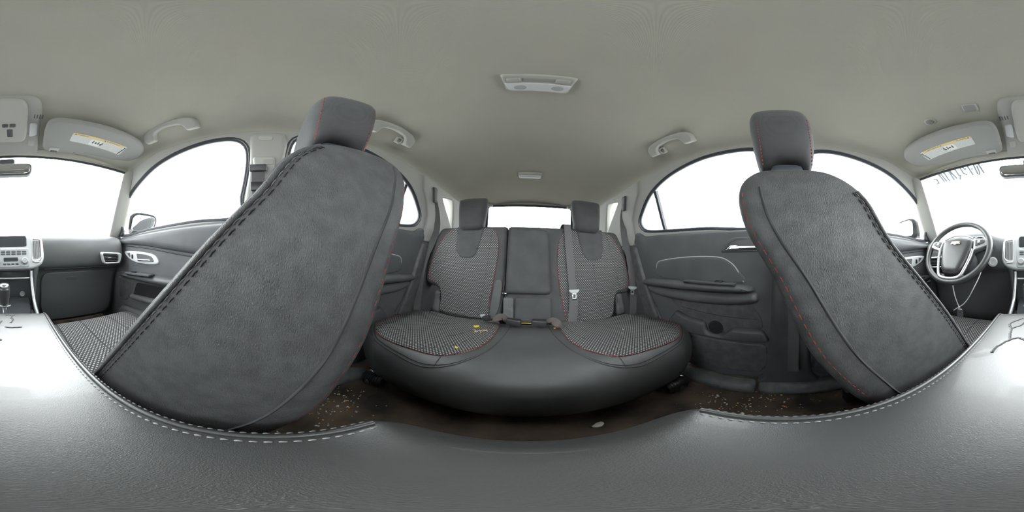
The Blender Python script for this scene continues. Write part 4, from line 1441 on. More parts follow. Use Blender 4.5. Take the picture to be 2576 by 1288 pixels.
# centre stack
cs = pillow('centre_stack', rounded([(-0.165, 0.845), (0.165, 0.845), (0.170, 0.735), (0.155, 0.70), (0.105, 0.682), (-0.105, 0.682), (-0.155, 0.70), (-0.170, 0.735)], [0.03, 0.03, 0.02, 0.02, 0.01, 0.01, 0.02, 0.02]),
            lambda x, z: np.stack([x, -0.815 - 0.22 * (z - 0.69), z], 1), -1, 'silver_paint', dash, R=0.012, depth=0.06, base=0.0, res=0.02)
stack = lambda x, z: np.stack([x, -0.815 - 0.22 * (z - 0.69), z], 1)
pillow('screen', rect(-0.082, 0.792, 0.082, 0.850, 0.01), stack, -1, 'display_dark', cs, R=0.004, depth=0.004, base=0.012, res=0.03)
pillow('radio_plate', rect(-0.092, 0.690, 0.092, 0.786, 0.008), stack, -1, 'button_grey', cs, R=0.004, depth=0.004, base=0.012, res=0.03)
for rr, zz in enumerate((0.778, 0.766, 0.755)):
    for k in range(6):
        pillow('button', rect(-0.078 + 0.0265 * k, zz - 0.004, -0.056 + 0.0265 * k, zz + 0.004, 0.002), stack, -1, 'dark_plastic' if rr else 'silver_paint', cs, R=0.002, depth=0.002, base=0.0165, res=0.01)
for kx in (-0.068, 0.068):
    p = stack(np.array([kx]), np.array([0.722]))[0]
    lathe('dial', [(0.020, 0), (0.020, 0.008), (0.017, 0.012), (0.015, 0.024), (0.013, 0.026)], (p[0], p[1] + 0.012, p[2]), (0, 1, 0.2), 'satin_silver', cs, n=28)
for k in range(4):
    pillow('button', rect(-0.038 + 0.020 * k, 0.700, -0.022 + 0.020 * k, 0.709, 0.002), stack, -1, 'dark_plastic', cs, R=0.002, depth=0.002, base=0.0165, res=0.01)
pillow('clock_display', rect(-0.036, 0.718, 0.036, 0.738, 0.003), stack, -1, 'display_dark', cs, R=0.002, depth=0.002, base=0.0165, res=0.02)
for sg in (-1, 1):
    vr = [(sg * 0.106, 0.836), (sg * 0.158, 0.830), (sg * 0.160, 0.735), (sg * 0.142, 0.712), (sg * 0.106, 0.708)]
    vh = [(sg * 0.112, 0.828), (sg * 0.150, 0.824), (sg * 0.152, 0.740), (sg * 0.138, 0.726), (sg * 0.112, 0.722)]
    v = pillow('air_vent', rounded(vr, 0.012), stack, -1, 'satin_silver', cs, R=0.005, rise=0.008, depth=0.01, base=0.010, res=0.012, holes=[rounded(vh, 0.008)])
    for k in range(5):
        x = sg * (0.117 + 0.0078 * k)
        P = stack(np.array([x, x]), np.array([0.732 + (0.004 if k > 2 else 0), 0.822]))
        ribbon('vane', [P[0] + np.array((0, 0.010, 0)), P[1] + np.array((0, 0.010, 0))], 0.0022, 0.010, 'dark_plastic', cs, up=(0, 1, 0.2))
    p = stack(np.array([sg * 0.130]), np.array([0.716]))[0]
    lathe('vent_wheel', [(0.004, -0.012), (0.004, 0.012)], (p[0], p[1] + 0.018, p[2]), (1, 0, 0), 'button_grey', cs, n=12)
# bridge below the stack
pillow('stack_apron', rounded([(-0.105, 0.680), (0.105, 0.680), (0.105, 0.47), (-0.105, 0.47)], 0.01), lambda x, z: np.stack([x, -0.872 + 0.03 * (z - 0.66), z], 1), -1, 'display_dark', dash, R=0.006, depth=0.05, base=0.0, res=0.03)
for sg in (-1, 1):
    rings = []
    for z, y, w in ((0.70, -0.835, 0.150), (0.665, -0.838, 0.140), (0.60, -0.842, 0.128), (0.50, -0.846, 0.124), (0.42, -0.850, 0.122)):
        rings.append([(sg * 0.104, y, z), (sg * w, y - 0.004, z), (sg * (w + 0.01), y - 0.05, z), (sg * 0.104, y - 0.06, z)])
    loft('stack_cheek', rings, 'dash_plastic', dash, subsurf=1)
# instrument cluster under the hood
cl = pillow('instrument_cluster', rounded([(0.24, 0.865), (0.50, 0.865), (0.53, 0.79), (0.21, 0.79)], 0.03), lambda x, z: np.stack([x, -0.845 - 0.35 * (z - 0.80), z], 1), -1, 'display_dark', dash, R=0.008, depth=0.02, base=0.006, res=0.03)
for gx in (0.30, 0.445):
    P = [(gx + 0.042 * math.cos(a), -0.852 - 0.35 * (0.83 + 0.034 * math.sin(a) - 0.80), 0.83 + 0.034 * math.sin(a)) for a in np.linspace(0, 2 * math.pi, 32, endpoint=False)]
    tube('gauge_ring', [np.array(p) + np.array((0, 0.022, 0)) for p in P], 0.0035, 'satin_silver', cl, closed=True)
    c = np.array((gx, -0.852 - 0.35 * 0.03 + 0.023, 0.83))
    bar('gauge_needle', c + np.array((0.012, 0, 0.006)), (0.03, 0.002, 0.002), 'crumb_orange', cl, bevel=0)
# ignition bezel and column
lathe('ignition_lock', [(0.026, 0), (0.026, 0.008), (0.018, 0.012), (0.016, 0.006)], (0.225, -0.845, 0.722), (-0.2, 1, 0.1), 'silver_paint', dash, n=24)

# ------------------------------------------------------------------ steering wheel
WC = np.array((0.378, -0.725, 0.785))
TL = math.radians(30)
WU = np.array((-1.0, 0, 0))                                  # driver's right
WV = np.array((0, -math.sin(TL), math.cos(TL)))              # up along the wheel plane
WN = np.cross(WU, WV)
WN = WN if WN[1] > 0 else -WN                                # towards the driver


def wheel(u, v, n=0.0):
    return WC + WU * u + WV * v + WN * n


wf = lambda u, v: WC[None] + WU[None] * u[:, None] + WV[None] * v[:, None]
wsign = 1 if np.dot(np.cross(WU, WV), WN) > 0 else -1
sw = empty('steering_wheel', tuple(WC), "black steering wheel with silver spokes and gold emblem in front of the driver's seat", 'steering wheel')
tube('rim', [wheel(0.172 * math.cos(a), 0.172 * math.sin(a)) for a in np.linspace(0, 2 * math.pi, 64, endpoint=False)], 0.0155, 'vinyl', sw, closed=True, sides=14, up=tuple(WN))
hub = pillow('airbag_cover', spline([(-0.078, 0.060), (-0.04, 0.076), (0.0, 0.081), (0.04, 0.076), (0.078, 0.060), (0.088, 0.03), (0.080, -0.03), (0.062, -0.10), (0.04, -0.128), (0, -0.132), (-0.04, -0.128), (-0.062, -0.10), (-0.080, -0.03), (-0.088, 0.03)], n=5),
             wf, wsign, 'vinyl', sw, R=0.03, rise=0.024, depth=0.04, base=0.0, res=0.014)
# bow-tie shaped emblem
EM = [(-0.036, -0.004), (-0.030, -0.011), (-0.011, -0.011), (-0.011, -0.015), (0.011, -0.015), (0.011, -0.011), (0.030, -0.011), (0.036, 0.004), (0.030, 0.011), (0.011, 0.011), (0.011, 0.015), (-0.011, 0.015), (-0.011, 0.011), (-0.030, 0.011)]
EM = [(-0.038, -0.010), (-0.012, -0.010), (-0.012, -0.015), (0.013, -0.015), (0.013, -0.010), (0.032, -0.010), (0.038, 0.010), (0.012, 0.010), (0.012, 0.015), (-0.013, 0.015), (-0.013, 0.010), (-0.032, 0.010)]
em = pillow('emblem', [(u * 0.75, v * 0.72 + 0.030) for u, v in EM], wf, wsign, 'chrome', hub, R=0.001, depth=0.006, base=0.0285, res=0.006, exact=True, smooth=20)
pillow('emblem_face', [(u * 0.62, v * 0.50 + 0.030) for u, v in EM], wf, wsign, 'gold_emblem', em, R=0.001, depth=0.002, base=0.0305, res=0.006, exact=True, smooth=20)
for sg in (-1, 1):
    sp = pillow('spoke', rounded([(sg * 0.082, 0.062), (sg * 0.165, 0.058), (sg * 0.170, 0.028), (sg * 0.165, 0.018), (sg * 0.092, -0.010)], [0.01, 0.012, 0.01, 0.01, 0.01]), wf, wsign, 'satin_silver', sw, R=0.007, rise=0.012, depth=0.02, base=0.0, res=0.012)
    pillow('switch_pad', rounded([(sg * 0.098, 0.052), (sg * 0.146, 0.050), (sg * 0.150, 0.032), (sg * 0.102, 0.010)], 0.008), wf, wsign, 'dark_plastic', sp, R=0.004, rise=0.004, depth=0.004, base=0.012, res=0.01)
    pillow('switch', rounded([(sg * 0.110, 0.045), (sg * 0.124, 0.045), (sg * 0.126, 0.030), (sg * 0.112, 0.026)], 0.003), wf, wsign, 'button_grey', sp, R=0.002, depth=0.002, base=0.0165, res=0.006)
    tube('lower_spoke', [wheel(sg * u, v, 0.012) for u, v in spline([(0.093, -0.004), (0.087, -0.05), (0.074, -0.10), (0.062, -0.135), (0.05, -0.150)], closed=False, n=5)], 0.008, 'satin_silver', sw, up=tuple(WN))
    pillow('lower_web', rounded([(sg * 0.03, -0.135), (sg * 0.062, -0.125), (sg * 0.075, -0.165), (sg * 0.03, -0.172)], 0.006), wf, wsign, 'dark_plastic', sw, R=0.004, depth=0.02, base=0.0, res=0.015)
tube('chin_trim', [wheel(u, v, 0.012) for u, v in spline([(-0.05, -0.150), (-0.02, -0.157), (0.02, -0.157), (0.05, -0.150)], closed=False, n=5)], 0.008, 'satin_silver', sw, up=tuple(WN))
tube('hub_crown_trim', [wheel(u, v, 0.012) for u, v in spline([(-0.082, 0.062), (-0.04, 0.081), (0.0, 0.086), (0.04, 0.081), (0.082, 0.062)], closed=False, n=5)], 0.0035, 'satin_silver', sw, up=tuple(WN))
# column shroud with stalks
colm = empty('steering_column', (0.378, -0.86, 0.70), 'dark steering column shroud with stalks behind the wheel', 'steering column')
c0, c1 = wheel(0, -0.01, -0.045), wheel(0, -0.01, -0.16)
loft('column_shroud', [[c + WU * (w * math.cos(a)) + WV * (h * math.sin(a)) for a in np.linspace(0, 2 * math.pi, 20, endpoint=False)] for c, w, h in
                       ((c0, 0.055, 0.055), (c0 * 0.8 + c1 * 0.2, 0.068, 0.066), (c1, 0.080, 0.080))], 'dark_plastic', colm, subsurf=1)
for sg, tip in ((-1, 0.16), (1, 0.15)):
    tube('stalk', [wheel(sg * u, v, -0.06) for u, v in ((0.05, 0.01), (0.10, 0.03), (tip, 0.055))], 0.008, 'black_plastic', colm, scale=[1, 0.9, 1.2])

# white cable tie hanging below the wheel with a clear tag
zt = empty('cable_tie', (0.37, -0.74, 0.485), 'long white plastic cable tie looped below the steering wheel', 'cable tie')
Yz = -0.72
loop = spline([(0.262, Yz - 0.05, 0.690), (0.268, Yz - 0.03, 0.655), (0.290, Yz, 0.595), (0.318, Yz, 0.545), (0.345, Yz, 0.512), (0.368, Yz, 0.495), (0.385, Yz, 0.483), (0.402, Yz, 0.470)], closed=False, n=6)
ribbon('tie_strap', loop, 0.0016, 0.0048, 'white_plastic', zt, up=(0, 0, 1))
ribbon('tie_strap', spline([(0.417, Yz - 0.03, 0.640), (0.408, Yz - 0.01, 0.60), (0.39, Yz, 0.545), (0.370, Yz, 0.495)], closed=False, n=6), 0.0016, 0.0048, 'white_plastic', zt, up=(1, 0, 0))
bar('tie_head', (0.369, Yz, 0.4935), (0.010, 0.008, 0.010), 'white_plastic', zt, bevel=0.002)
kt = empty('plastic_tag', (0.366, Yz, 0.44), 'small clear-grey plastic tag hanging from the cable tie', 'tag')
pillow('tag_plate', rect(0.349, 0.436, 0.383, 0.480, 0.004), face(Yz - 0.004), 1, 'dark_plastic', kt, R=0.001, depth=0.002, base=0, res=0.02, back=True)
bar('tag_clip', (0.366, Yz - 0.003, 0.481), (0.022, 0.004, 0.005), 'white_plastic', kt, bevel=0.001)
for q in (-0.004, 0.006):
    lathe('rivet', [(0.0017, 0), (0.0017, 0.002)], (0.366 + q, Yz - 0.0045, 0.448), (0, 1, 0), 'white_plastic', kt, n=10)

# ------------------------------------------------------------------ ceiling fittings
def ceil_panel(name, outline, material, parent, R=0.006, rise=None, depth=0.006, base=0.0, res=0.02, **kw):
    return pillow(name, outline, ceil, -1, material, parent, R=R, rise=rise, depth=depth, base=base, res=res, **kw)


def ceil_panel_at(dx, dy, name, outline, *a, **k):
    return ceil_panel(name, [(p[0] + dx, p[1] + dy) for p in outline], *a, **k)


dl = empty('dome_lamp', (0.005, 0.33, 1.35), 'wide trapezoid dome lamp with frosted lens above the rear seats', 'ceiling lamp')
ceil_panel_at(-0.012, 0.008, 'bezel', rounded([(-0.072, 0.284), (0.078, 0.290), (0.074, 0.372), (-0.068, 0.366)], [0.006, 0.006, 0.014, 0.014]), 'handle_grey', dl, R=0.006, rise=0.008, base=0.0)
ls = ceil_panel_at(-0.012, 0.008, 'lens', rounded([(-0.068, 0.322), (0.074, 0.327), (0.068, 0.366), (-0.062, 0.361)], [0.002, 0.002, 0.012, 0.012]), 'lens', dl, R=0.004, rise=0.003, base=0.008)
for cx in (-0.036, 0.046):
    ceil_panel_at(-0.012, 0.008, 'bulb_shadow', spline([(cx + 0.014 * math.cos(a), 0.345 + 0.011 * math.sin(a)) for a in np.linspace(0, 2 * math.pi, 10, endpoint=False)], n=3), 'lamp_bulb_shadow', ls, R=0.003, rise=0.0006, depth=0.001, base=0.0110, res=0.008)  # shadow of each bulb painted as a darker oval on the lens
for a, b in ((-0.062, -0.034), (0.036, 0.066)):
    ceil_panel_at(-0.012, 0.008, 'rocker_switch', rect(a, 0.302, b, 0.318, 0.002), 'handle_grey', dl, R=0.002, rise=0.004, depth=0.003, base=0.008, res=0.01)
ceil_panel_at(-0.012, 0.008, 'switch_recess', rect(-0.031, 0.303, 0.034, 0.319, 0.002), 'visor_grey', dl, R=0.001, rise=0.0006, depth=0.001, base=0.008, res=0.015)
cg = empty('cargo_lamp', (0.0, 1.07, 1.34), 'small oblong cargo lamp in the rear headliner', 'ceiling lamp')
ceil_panel_at(-0.012, 0.008, 'bezel', rounded([(-0.080, 1.045), (0.080, 1.045), (0.077, 1.125), (-0.077, 1.125)], 0.008), 'handle_grey', cg, R=0.005, rise=0.007, base=0)
ceil_panel_at(-0.012, 0.008, 'lens', rounded([(-0.075, 1.075), (0.075, 1.075), (0.072, 1.120), (-0.072, 1.120)], 0.006), 'lens', cg, R=0.004, rise=0.004, base=0.0065)
o = ceil_panel_at(-0.012, 0.008, 'ceiling_clip', spline([(0.005 + 0.022 * math.cos(a), 0.90 + 0.022 * math.sin(a)) for a in np.linspace(0, 2 * math.pi, 12, endpoint=False)], n=3), 'headliner', None, R=0.003, rise=0.0015, depth=0.001, base=0.0)
tag(o, 'flat round headliner plug ahead of the cargo lamp', 'plug')

# sun visors
def visor(sg, label):
    e = empty('sun_visor', (sg * 0.33, -0.56, 1.27), label, 'sun visor')
    vis = lambda x, y: np.stack([x - 0.014, y, 1.272 + 0.02 * smoothstep(0.2, 0.0, np.abs(x)) + 0.012 * (y + 0.56) - 0.05 * (np.abs(x) - 0.30) ** 2 * 2], 1)
    out = spline([(sg * 0.117, -0.520), (sg * 0.122, -0.475), (sg * 0.150, -0.454), (sg * 0.22, -0.447), (sg * 0.31, -0.443), (sg * 0.40, -0.445), (sg * 0.47, -0.458), (sg * 0.518, -0.495), (sg * 0.540, -0.555), (sg * 0.530, -0.605),
                  (sg * 0.50, -0.626), (sg * 0.475, -0.636), (sg * 0.44, -0.650), (sg * 0.36, -0.661), (sg * 0.26, -0.670), (sg * 0.165, -0.676), (sg * 0.135, -0.665), (sg * 0.124, -0.61)], n=5)
    p = pillow('visor_panel', out, vis, -1, 'visor_grey', e, R=0.012, rise=0.011, depth=0.008, base=0.0, res=0.02, back=True)
    fe = [(sg * 0.462, -0.640), (sg * 0.30, -0.663), (sg * 0.160, -0.670)]
    tube('edge_wire', [tuple(q) for q in (vis(np.array([a[0] for a in fe]), np.array([a[1] for a in fe])) + np.array((0, 0, -0.009)))], 0.003, 'pillar_grey', e)
    # warning sticker: white print, yellow band, headings
    lab = pillow('warning_sticker', rounded([(sg * 0.210, -0.512), (sg * 0.440, -0.512), (sg * 0.452, -0.585), (sg * 0.216, -0.572)], 0.004), vis, -1, 'label_print', p, R=0.0, depth=0.0006, base=0.0118, res=0.02)
    pillow('yellow_band', [(sg * 0.212, -0.5135), (sg * 0.425, -0.5135), (sg * 0.426, -0.523), (sg * 0.2125, -0.523)], vis, -1, 'label_yellow', lab, R=0.0, depth=0.0006, base=0.0124, res=0.03)
    for cx in (0.218, 0.335):
        pillow('warning_triangle', [(sg * cx, -0.5215), (sg * (cx + 0.008), -0.5215), (sg * (cx + 0.004), -0.5145)], vis, -1, 'label_ink', lab, R=0, depth=0.0004, base=0.0128, res=0.02, exact=True)
    # seated-figure pictogram
    for dx, dyy, w, h in ((0.0, 0, 0.006, 0.020), (0.010, 0.002, 0.009, 0.010), (0.022, 0.0, 0.006, 0.020), (0.031, -0.002, 0.010, 0.009), (0.038, 0.006, 0.005, 0.012)):
        cx, cy = 0.300 + dx, -0.555 + dyy
        pillow('pictogram_mark', [(sg * cx, cy), (sg * (cx + w), cy - 0.004), (sg * (cx + w), cy + h * 0.6), (sg * (cx + w * 0.3), cy + h)], vis, -1, 'label_ink', lab, R=0, depth=0.0004, base=0.0124, res=0.02, exact=True)
    pillow('pictogram_field', rect(min(sg * 0.290, sg * 0.335), -0.570, max(sg * 0.290, sg * 0.335), -0.530, 0.002), vis, -1, 'white_plastic', lab, R=0, depth=0.0004, base=0.0121, res=0.02)
    for k in range(6):
        y = -0.522 - k * 0.010
        pillow('code_mark', [(sg * 0.4335, y), (sg * 0.4405, y), (sg * 0.4410, y - 0.0065), (sg * 0.4345, y - 0.0065)], vis, -1, 'label_ink', lab, R=0, depth=0.0004, base=0.0124, res=0.02, exact=True)
    for txt, x0, xs in (('WARNING', 0.229, 1), ('AVERTISSEMENT', 0.346, 1)):
        cu = bpy.data.curves.new('heading', 'FONT')
        cu.body = txt
        cu.size = 0.0085
        cu.align_x = 'LEFT'
        to = bpy.data.objects.new('heading', cu)
        COL.objects.link(to)
        bpy.context.view_layer.update()
        me = bpy.data.meshes.new_from_object(to.evaluated_get(bpy.context.evaluated_depsgraph_get()))
        bpy.data.objects.remove(to)
        wid = max(v.co.x for v in me.vertices)
        for v in me.vertices:
            # read from below, facing the windscreen: the text's right points to the car's right (-x)
            t = v.co.x if sg < 0 else wid - v.co.x
            x = sg * (x0 + t)
            y = -0.5212 + v.co.y
            z = float(vis(np.array([x]), np.array([y]))[0][2]) - 0.0129
            v.co = (x - 0.014, y, z)
        me.materials.clear()
        link('heading_text', me, 'label_ink', lab, smooth=0)
    # retaining clip and pivot
    cl_ = bar('clip_housing', (sg * 0.178 - 0.014, -0.652, 1.262), (0.042, 0.030, 0.014), 'handle_grey', e, bevel=0.004)
    bar('clip_rod', (sg * 0.178 - 0.014, -0.664, 1.258), (0.030, 0.014, 0.012), 'dark_plastic', e, bevel=0.003)
    lathe('pivot', [(0.016, 0), (0.016, 0.02), (0.010, 0.026)], (sg * 0.498 - 0.014, -0.640, 1.288), (0, 0, -1), 'handle_grey', e, n=20)
    return e


visor(-1, 'folded passenger-side sun visor with yellow and white warning sticker')
visor(1, "folded sun visor above the steering wheel with yellow and white warning sticker")

# overhead console between the visors
oc = empty('overhead_console', (0, -0.57, 1.30), 'pale overhead console between the sun visors with dark switches', 'overhead console')
ceil_panel_at(-0.013, 0.0, 'console_shell', rounded([(-0.080, -0.385), (0.080, -0.385), (0.098, -0.45), (0.118, -0.715), (-0.118, -0.715), (-0.098, -0.45)], [0.04, 0.04, 0.04, 0.02, 0.02, 0.04]), 'pillar_grey', oc, R=0.010, rise=0.012, base=0.0)
bn = ceil_panel_at(-0.013, 0.0, 'sunglasses_bin', rounded([(-0.045, -0.395), (0.045, -0.395), (0.058, -0.45), (0.062, -0.56), (0.058, -0.63), (-0.058, -0.63), (-0.062, -0.56), (-0.058, -0.45)], 0.03), 'handle_grey', oc, R=0.010, rise=0.010, base=0.010)
for a in (-0.022, 0.002):
    ceil_panel_at(-0.013, 0.0, 'switch', rect(a, -0.540, a + 0.020, -0.520, 0.002), 'dark_plastic', bn, R=0.002, rise=0.002, depth=0.002, base=0.0195, res=0.01)
ceil_panel_at(-0.013, 0.0, 'switch', rect(-0.012, -0.595, 0.008, -0.550, 0.003), 'dark_plastic', bn, R=0.002, rise=0.002, depth=0.002, base=0.0195, res=0.01)
for sg in (-1, 1):
    ceil_panel_at(-0.013, 0.0, 'reading_lens', rounded([(sg * 0.066, -0.520), (sg * 0.093, -0.520), (sg * 0.100, -0.585), (sg * 0.070, -0.60)], 0.008), 'lens', oc, R=0.004, rise=0.004, base=0.011, depth=0.002)
    for k in range(4):
        ceil_panel_at(-0.013, 0.0, 'speaker_slot', rect(sg * 0.088 - 0.016 + 0.008 * k, -0.495, sg * 0.088 - 0.013 + 0.008 * k, -0.472, 0.001), 'dark_plastic', oc, R=0.0008, rise=0.0006, depth=0.001, base=0.0118, res=0.01)
    ceil_panel_at(-0.013, 0.0, 'lamp_switch', rect(min(sg * 0.070, sg * 0.095), -0.655, max(sg * 0.070, sg * 0.095), -0.615, 0.004), 'handle_grey', oc, R=0.003, rise=0.003, base=0.0115, depth=0.002)

# round microphone grille and oblong grille over the driver
mg = empty('microphone_grille', (0.305, -0.412, 1.32), 'round slotted microphone grille in the headliner behind the driver visor', 'grille')
ceil_panel_at(-0.015, 0.0, 'grille_ring', spline([(0.305 + 0.020 * math.cos(a), -0.412 + 0.020 * math.sin(a)) for a in np.linspace(0, 2 * math.pi, 14, endpoint=False)], n=3), 'handle_grey', mg, R=0.004, rise=0.004, depth=0.003)
for k in range(7):
    q = -0.012 + 0.004 * k
    hl = math.sqrt(max(0.0145 ** 2 - q * q, 1e-6))
    ceil_panel_at(-0.015, 0.0, 'grille_slot', rect(0.305 + q - 0.0009, -0.412 - hl, 0.305 + q + 0.0009, -0.412 + hl, 0.0006), 'dark_plastic', mg, R=0.0005, rise=0.0004, depth=0.001, base=0.004, res=0.01)
sg_ = empty('sensor_cover', (0.165, -0.410, 1.33), 'small oblong sensor cover in the headliner beside the overhead console', 'sensor cover')
ceil_panel_at(-0.015, 0.0, 'cover_frame', rounded([(0.147, -0.432), (0.142, -0.392), (0.183, -0.384), (0.190, -0.424)], 0.008), 'handle_grey', sg_, R=0.004, rise=0.004, depth=0.003)
ceil_panel_at(-0.015, 0.0, 'cover_mesh', rounded([(0.152, -0.427), (0.148, -0.397), (0.179, -0.391), (0.184, -0.420)], 0.005), 'visor_grey', sg_, R=0.002, rise=0.001, depth=0.001, base=0.004)

# grab handles
def grab_handle(sg, yc, x0, z0, half, label, hook):
    e = empty('grab_handle', (sg * 0.52, yc, 1.29), label, 'grab handle', 'grab handles along the roof')
    y0, y1 = yc - half, yc + half
    # laid on a plane tilted with the roof edge
    f = lambda y, t: np.stack([sg * (x0 + t * 0.62), y, z0 - t * 0.78], 1)
    out = rounded([(y0, 0.040), (y0 - 0.006, 0.0), (y0 + 0.022, -0.022), (yc, -0.034), (y1 - 0.022, -0.022), (y1 + 0.006, 0.0), (y1, 0.040), (y1 - 0.042, 0.040), (y1 - 0.052, 0.004), (yc, -0.008), (y0 + 0.052, 0.004), (y0 + 0.042, 0.040)],
                  [0.006, 0.02, 0.02, 0.05, 0.02, 0.02, 0.006, 0.006, 0.02, 0.05, 0.02, 0.006])
    s = 1 if np.dot(normals_of(f, np.array([[yc, 0.0]]), 1)[0], (-sg, 0, -0.8)) > 0 else -1
    p = pillow('grip', out, f, s, 'handle_grey', e, R=0.009, rise=0.012, depth=0.014, base=0.012, res=0.012, back=True, smooth=70)
    for yy in (y0 + 0.018, y1 - 0.018):
        pillow('mount_foot', rect(yy - 0.015, 0.006, yy + 0.015, 0.036, 0.006), f, s, 'handle_grey', e, R=0.003, rise=0.002, depth=0.05, base=0.0, res=0.012)
    if hook:
        yy = (y1 - 0.058) if yc > 0 else y0
        h = pillow('coat_hook', rounded([(y1 - 0.075, 0.012), (y1 - 0.048, 0.012), (y1 - 0.046, 0.044), (y1 - 0.077, 0.044)], 0.006), f, s, 'handle_grey', e, R=0.004, depth=0.012, base=0.004, res=0.01, holes=[rect(y1 - 0.070, 0.020, y1 - 0.054, 0.036, 0.003)])
    return e


grab_handle(-1, -0.335, 0.492, 1.304, 0.110, 'grab handle above the front passenger door', False)
grab_handle(-1, 0.405, 0.468, 1.312, 0.108, 'grab handle above the passenger-side rear door with coat hook', True)
grab_handle(1, 0.422, 0.472, 1.315, 0.110, "grab handle above the driver's-side rear door with coat hook", True)

# interior mirror
im = empty('rear_view_mirror', (0.0, -0.70, 1.15), 'rear-view mirror hanging at the top of the windscreen', 'mirror')
mf = lambda x, z: np.stack([x + 0.02, -0.700 + 0.15 * (z - 1.16) + 0.3 * x * x, z], 1)
pillow('mirror_shell', rounded([(-0.125, 1.190), (0.125, 1.190), (0.120, 1.128), (-0.120, 1.128)], 0.025), mf, -1, 'dark_plastic', im, R=0.010, depth=0.035, base=0.0, res=0.025, back=True)
pillow('mirror_face', rounded([(-0.117, 1.184), (0.117, 1.184), (0.112, 1.134), (-0.112, 1.134)], 0.022), mf, -1, 'mirror_glass', im, R=0.001, depth=0.002, base=0.0105, res=0.03)
tube('mirror_stem', [(0.02, -0.735, 1.175), (0.01, -0.765, 1.215), (0.005, -0.775, 1.238)], 0.012, 'dark_plastic', im)
bar('mirror_mount', (0.005, -0.762, 1.238), (0.075, 0.045, 0.030), 'dark_plastic', im, bevel=0.01)

# painted marks on the screen's top edge, seen from behind
pm = empty('windscreen_writing', (0.36, -0.72, 1.21), 'row of reversed painted strokes along the top of the windscreen', 'painted writing')
def screen_pts(pts):
    A = np.array(pts, float)
    return [p + np.array((0, 0.006, -0.003)) for p in windscreen(A[:, 0], A[:, 1])]


for q in ([(0.845, 0.050), (0.820, 0.050), (0.812, 0.085), (0.835, 0.085)], [(0.785, 0.025), (0.760, 0.085), (0.740, 0.085), (0.765, 0.03)], [(0.735, 0.025), (0.715, 0.09)], [(0.690, 0.025), (0.672, 0.09)], [(0.680, 0.025), (0.645, 0.085)],
          [(0.632, 0.025), (0.618, 0.07), (0.605, 0.065), (0.622, 0.095)], [(0.585, 0.025), (0.575, 0.06), (0.550, 0.075)], [(0.560, 0.025), (0.548, 0.045), (0.540, 0.03)], [(0.520, 0.025), (0.500, 0.085)], [(0.50, 0.045), (0.485, 0.045)],
          [(0.468, 0.025), (0.460, 0.08), (0.447, 0.09), (0.440, 0.075), (0.445, 0.03)], [(0.428, 0.025), (0.405, 0.085)]):
    P = screen_pts([(u, 0.035 + (t - 0.025) * 1.7) for u, t in q])
    ribbon('paint_mark', P, 0.010, 0.0015, 'paint_stroke', pm, up=(0, 0.57, -0.82))

# ------------------------------------------------------------------ exterior mirrors
def wing_mirror(sg, turn, tilt, label):
    e = empty('wing_mirror', (sg * 0.92, -0.90, 0.98), label, 'wing mirror')
    f = lambda x, z: np.stack([x, -0.87 + turn * (np.abs(x) - 0.92) + tilt * (z - 0.98), z], 1)
    x0, x1 = 0.815, 1.00
    out = rounded([(sg * x0, 0.905), (sg * x0, 1.035), (sg * (x0 + 0.03), 1.065), (sg * (x1 - 0.02), 1.045), (sg * x1, 1.01), (sg * (x1 - 0.01), 0.93), (sg * (x1 - 0.05), 0.905)], 0.02)
    pillow('mirror_face', [(sg * 0.907 + (x - sg * 0.907) * 0.82, 0.982 + (z - 0.982) * 0.76) for x, z in out], f, -1, 'mirror_glass', e, R=0.001, depth=0.002, base=0.016, res=0.04)
    rings = []
    for k, (s, d) in enumerate(((1.0, 0.010), (1.02, -0.01), (1.0, -0.05), (0.86, -0.09), (0.55, -0.115))):
        rings.append([(sg * 0.907 + (x - sg * 0.907) * s, -0.87 + turn * (abs(x) - 0.92) + tilt * (z - 0.98) + d, 0.982 + (z - 0.982) * s) for x, z in resample(out, 0.03)])
    loft('mirror_shell', rings, 'body_paint', e, subsurf=1, caps=True)
    loft('mirror_arm', [[(sg * x, -0.93 + dy_, z + dz_) for dy_, dz_ in ((-0.04, -0.02), (0.03, -0.02), (0.03, 0.02), (-0.04, 0.02))] for x, z in ((0.745, 0.90), (0.79, 0.905), (0.84, 0.93))], 'black_plastic', e, subsurf=1)
    return e


wing_mirror(-1, 0.61, 0.32, 'dark wing mirror outside the passenger window')
wing_mirror(1, 0.22, 0.03, "dark wing mirror outside the driver's window")

# ------------------------------------------------------------------ seat belts
def tongue(parent, c, wdir, down, n, s=1.0):
    c, wdir, down, n = [np.array(v, float) for v in (c, wdir, down, n)]
    f = lambda u, v: c[None] + wdir[None] * u[:, None] + down[None] * v[:, None]
    sgn = 1 if np.dot(np.cross(wdir, down), n) > 0 else -1
    t = pillow('tongue_grip', rounded([(-0.032 * s, -0.010), (0.032 * s, -0.010), (0.030 * s, 0.002), (0.014 * s, 0.014), (-0.014 * s, 0.014), (-0.030 * s, 0.002)], 0.004), f, sgn, 'button_grey', parent, R=0.004, rise=0.005, depth=0.006, base=0.006, res=0.01)
    pillow('tongue_blade', rounded([(-0.013 * s, 0.010), (0.013 * s, 0.010), (0.012 * s, 0.050), (-0.012 * s, 0.050)], 0.003), f, sgn, 'chrome', parent, R=0.001, depth=0.002, base=0.005, res=0.01, holes=[rect(-0.0065 * s, 0.022, 0.0065 * s, 0.040, 0.002)])
    return t


BN = np.array((0, -1, BK)) / math.hypot(1, BK)
BD = np.array((0, -BK, -1)) / math.hypot(1, BK)
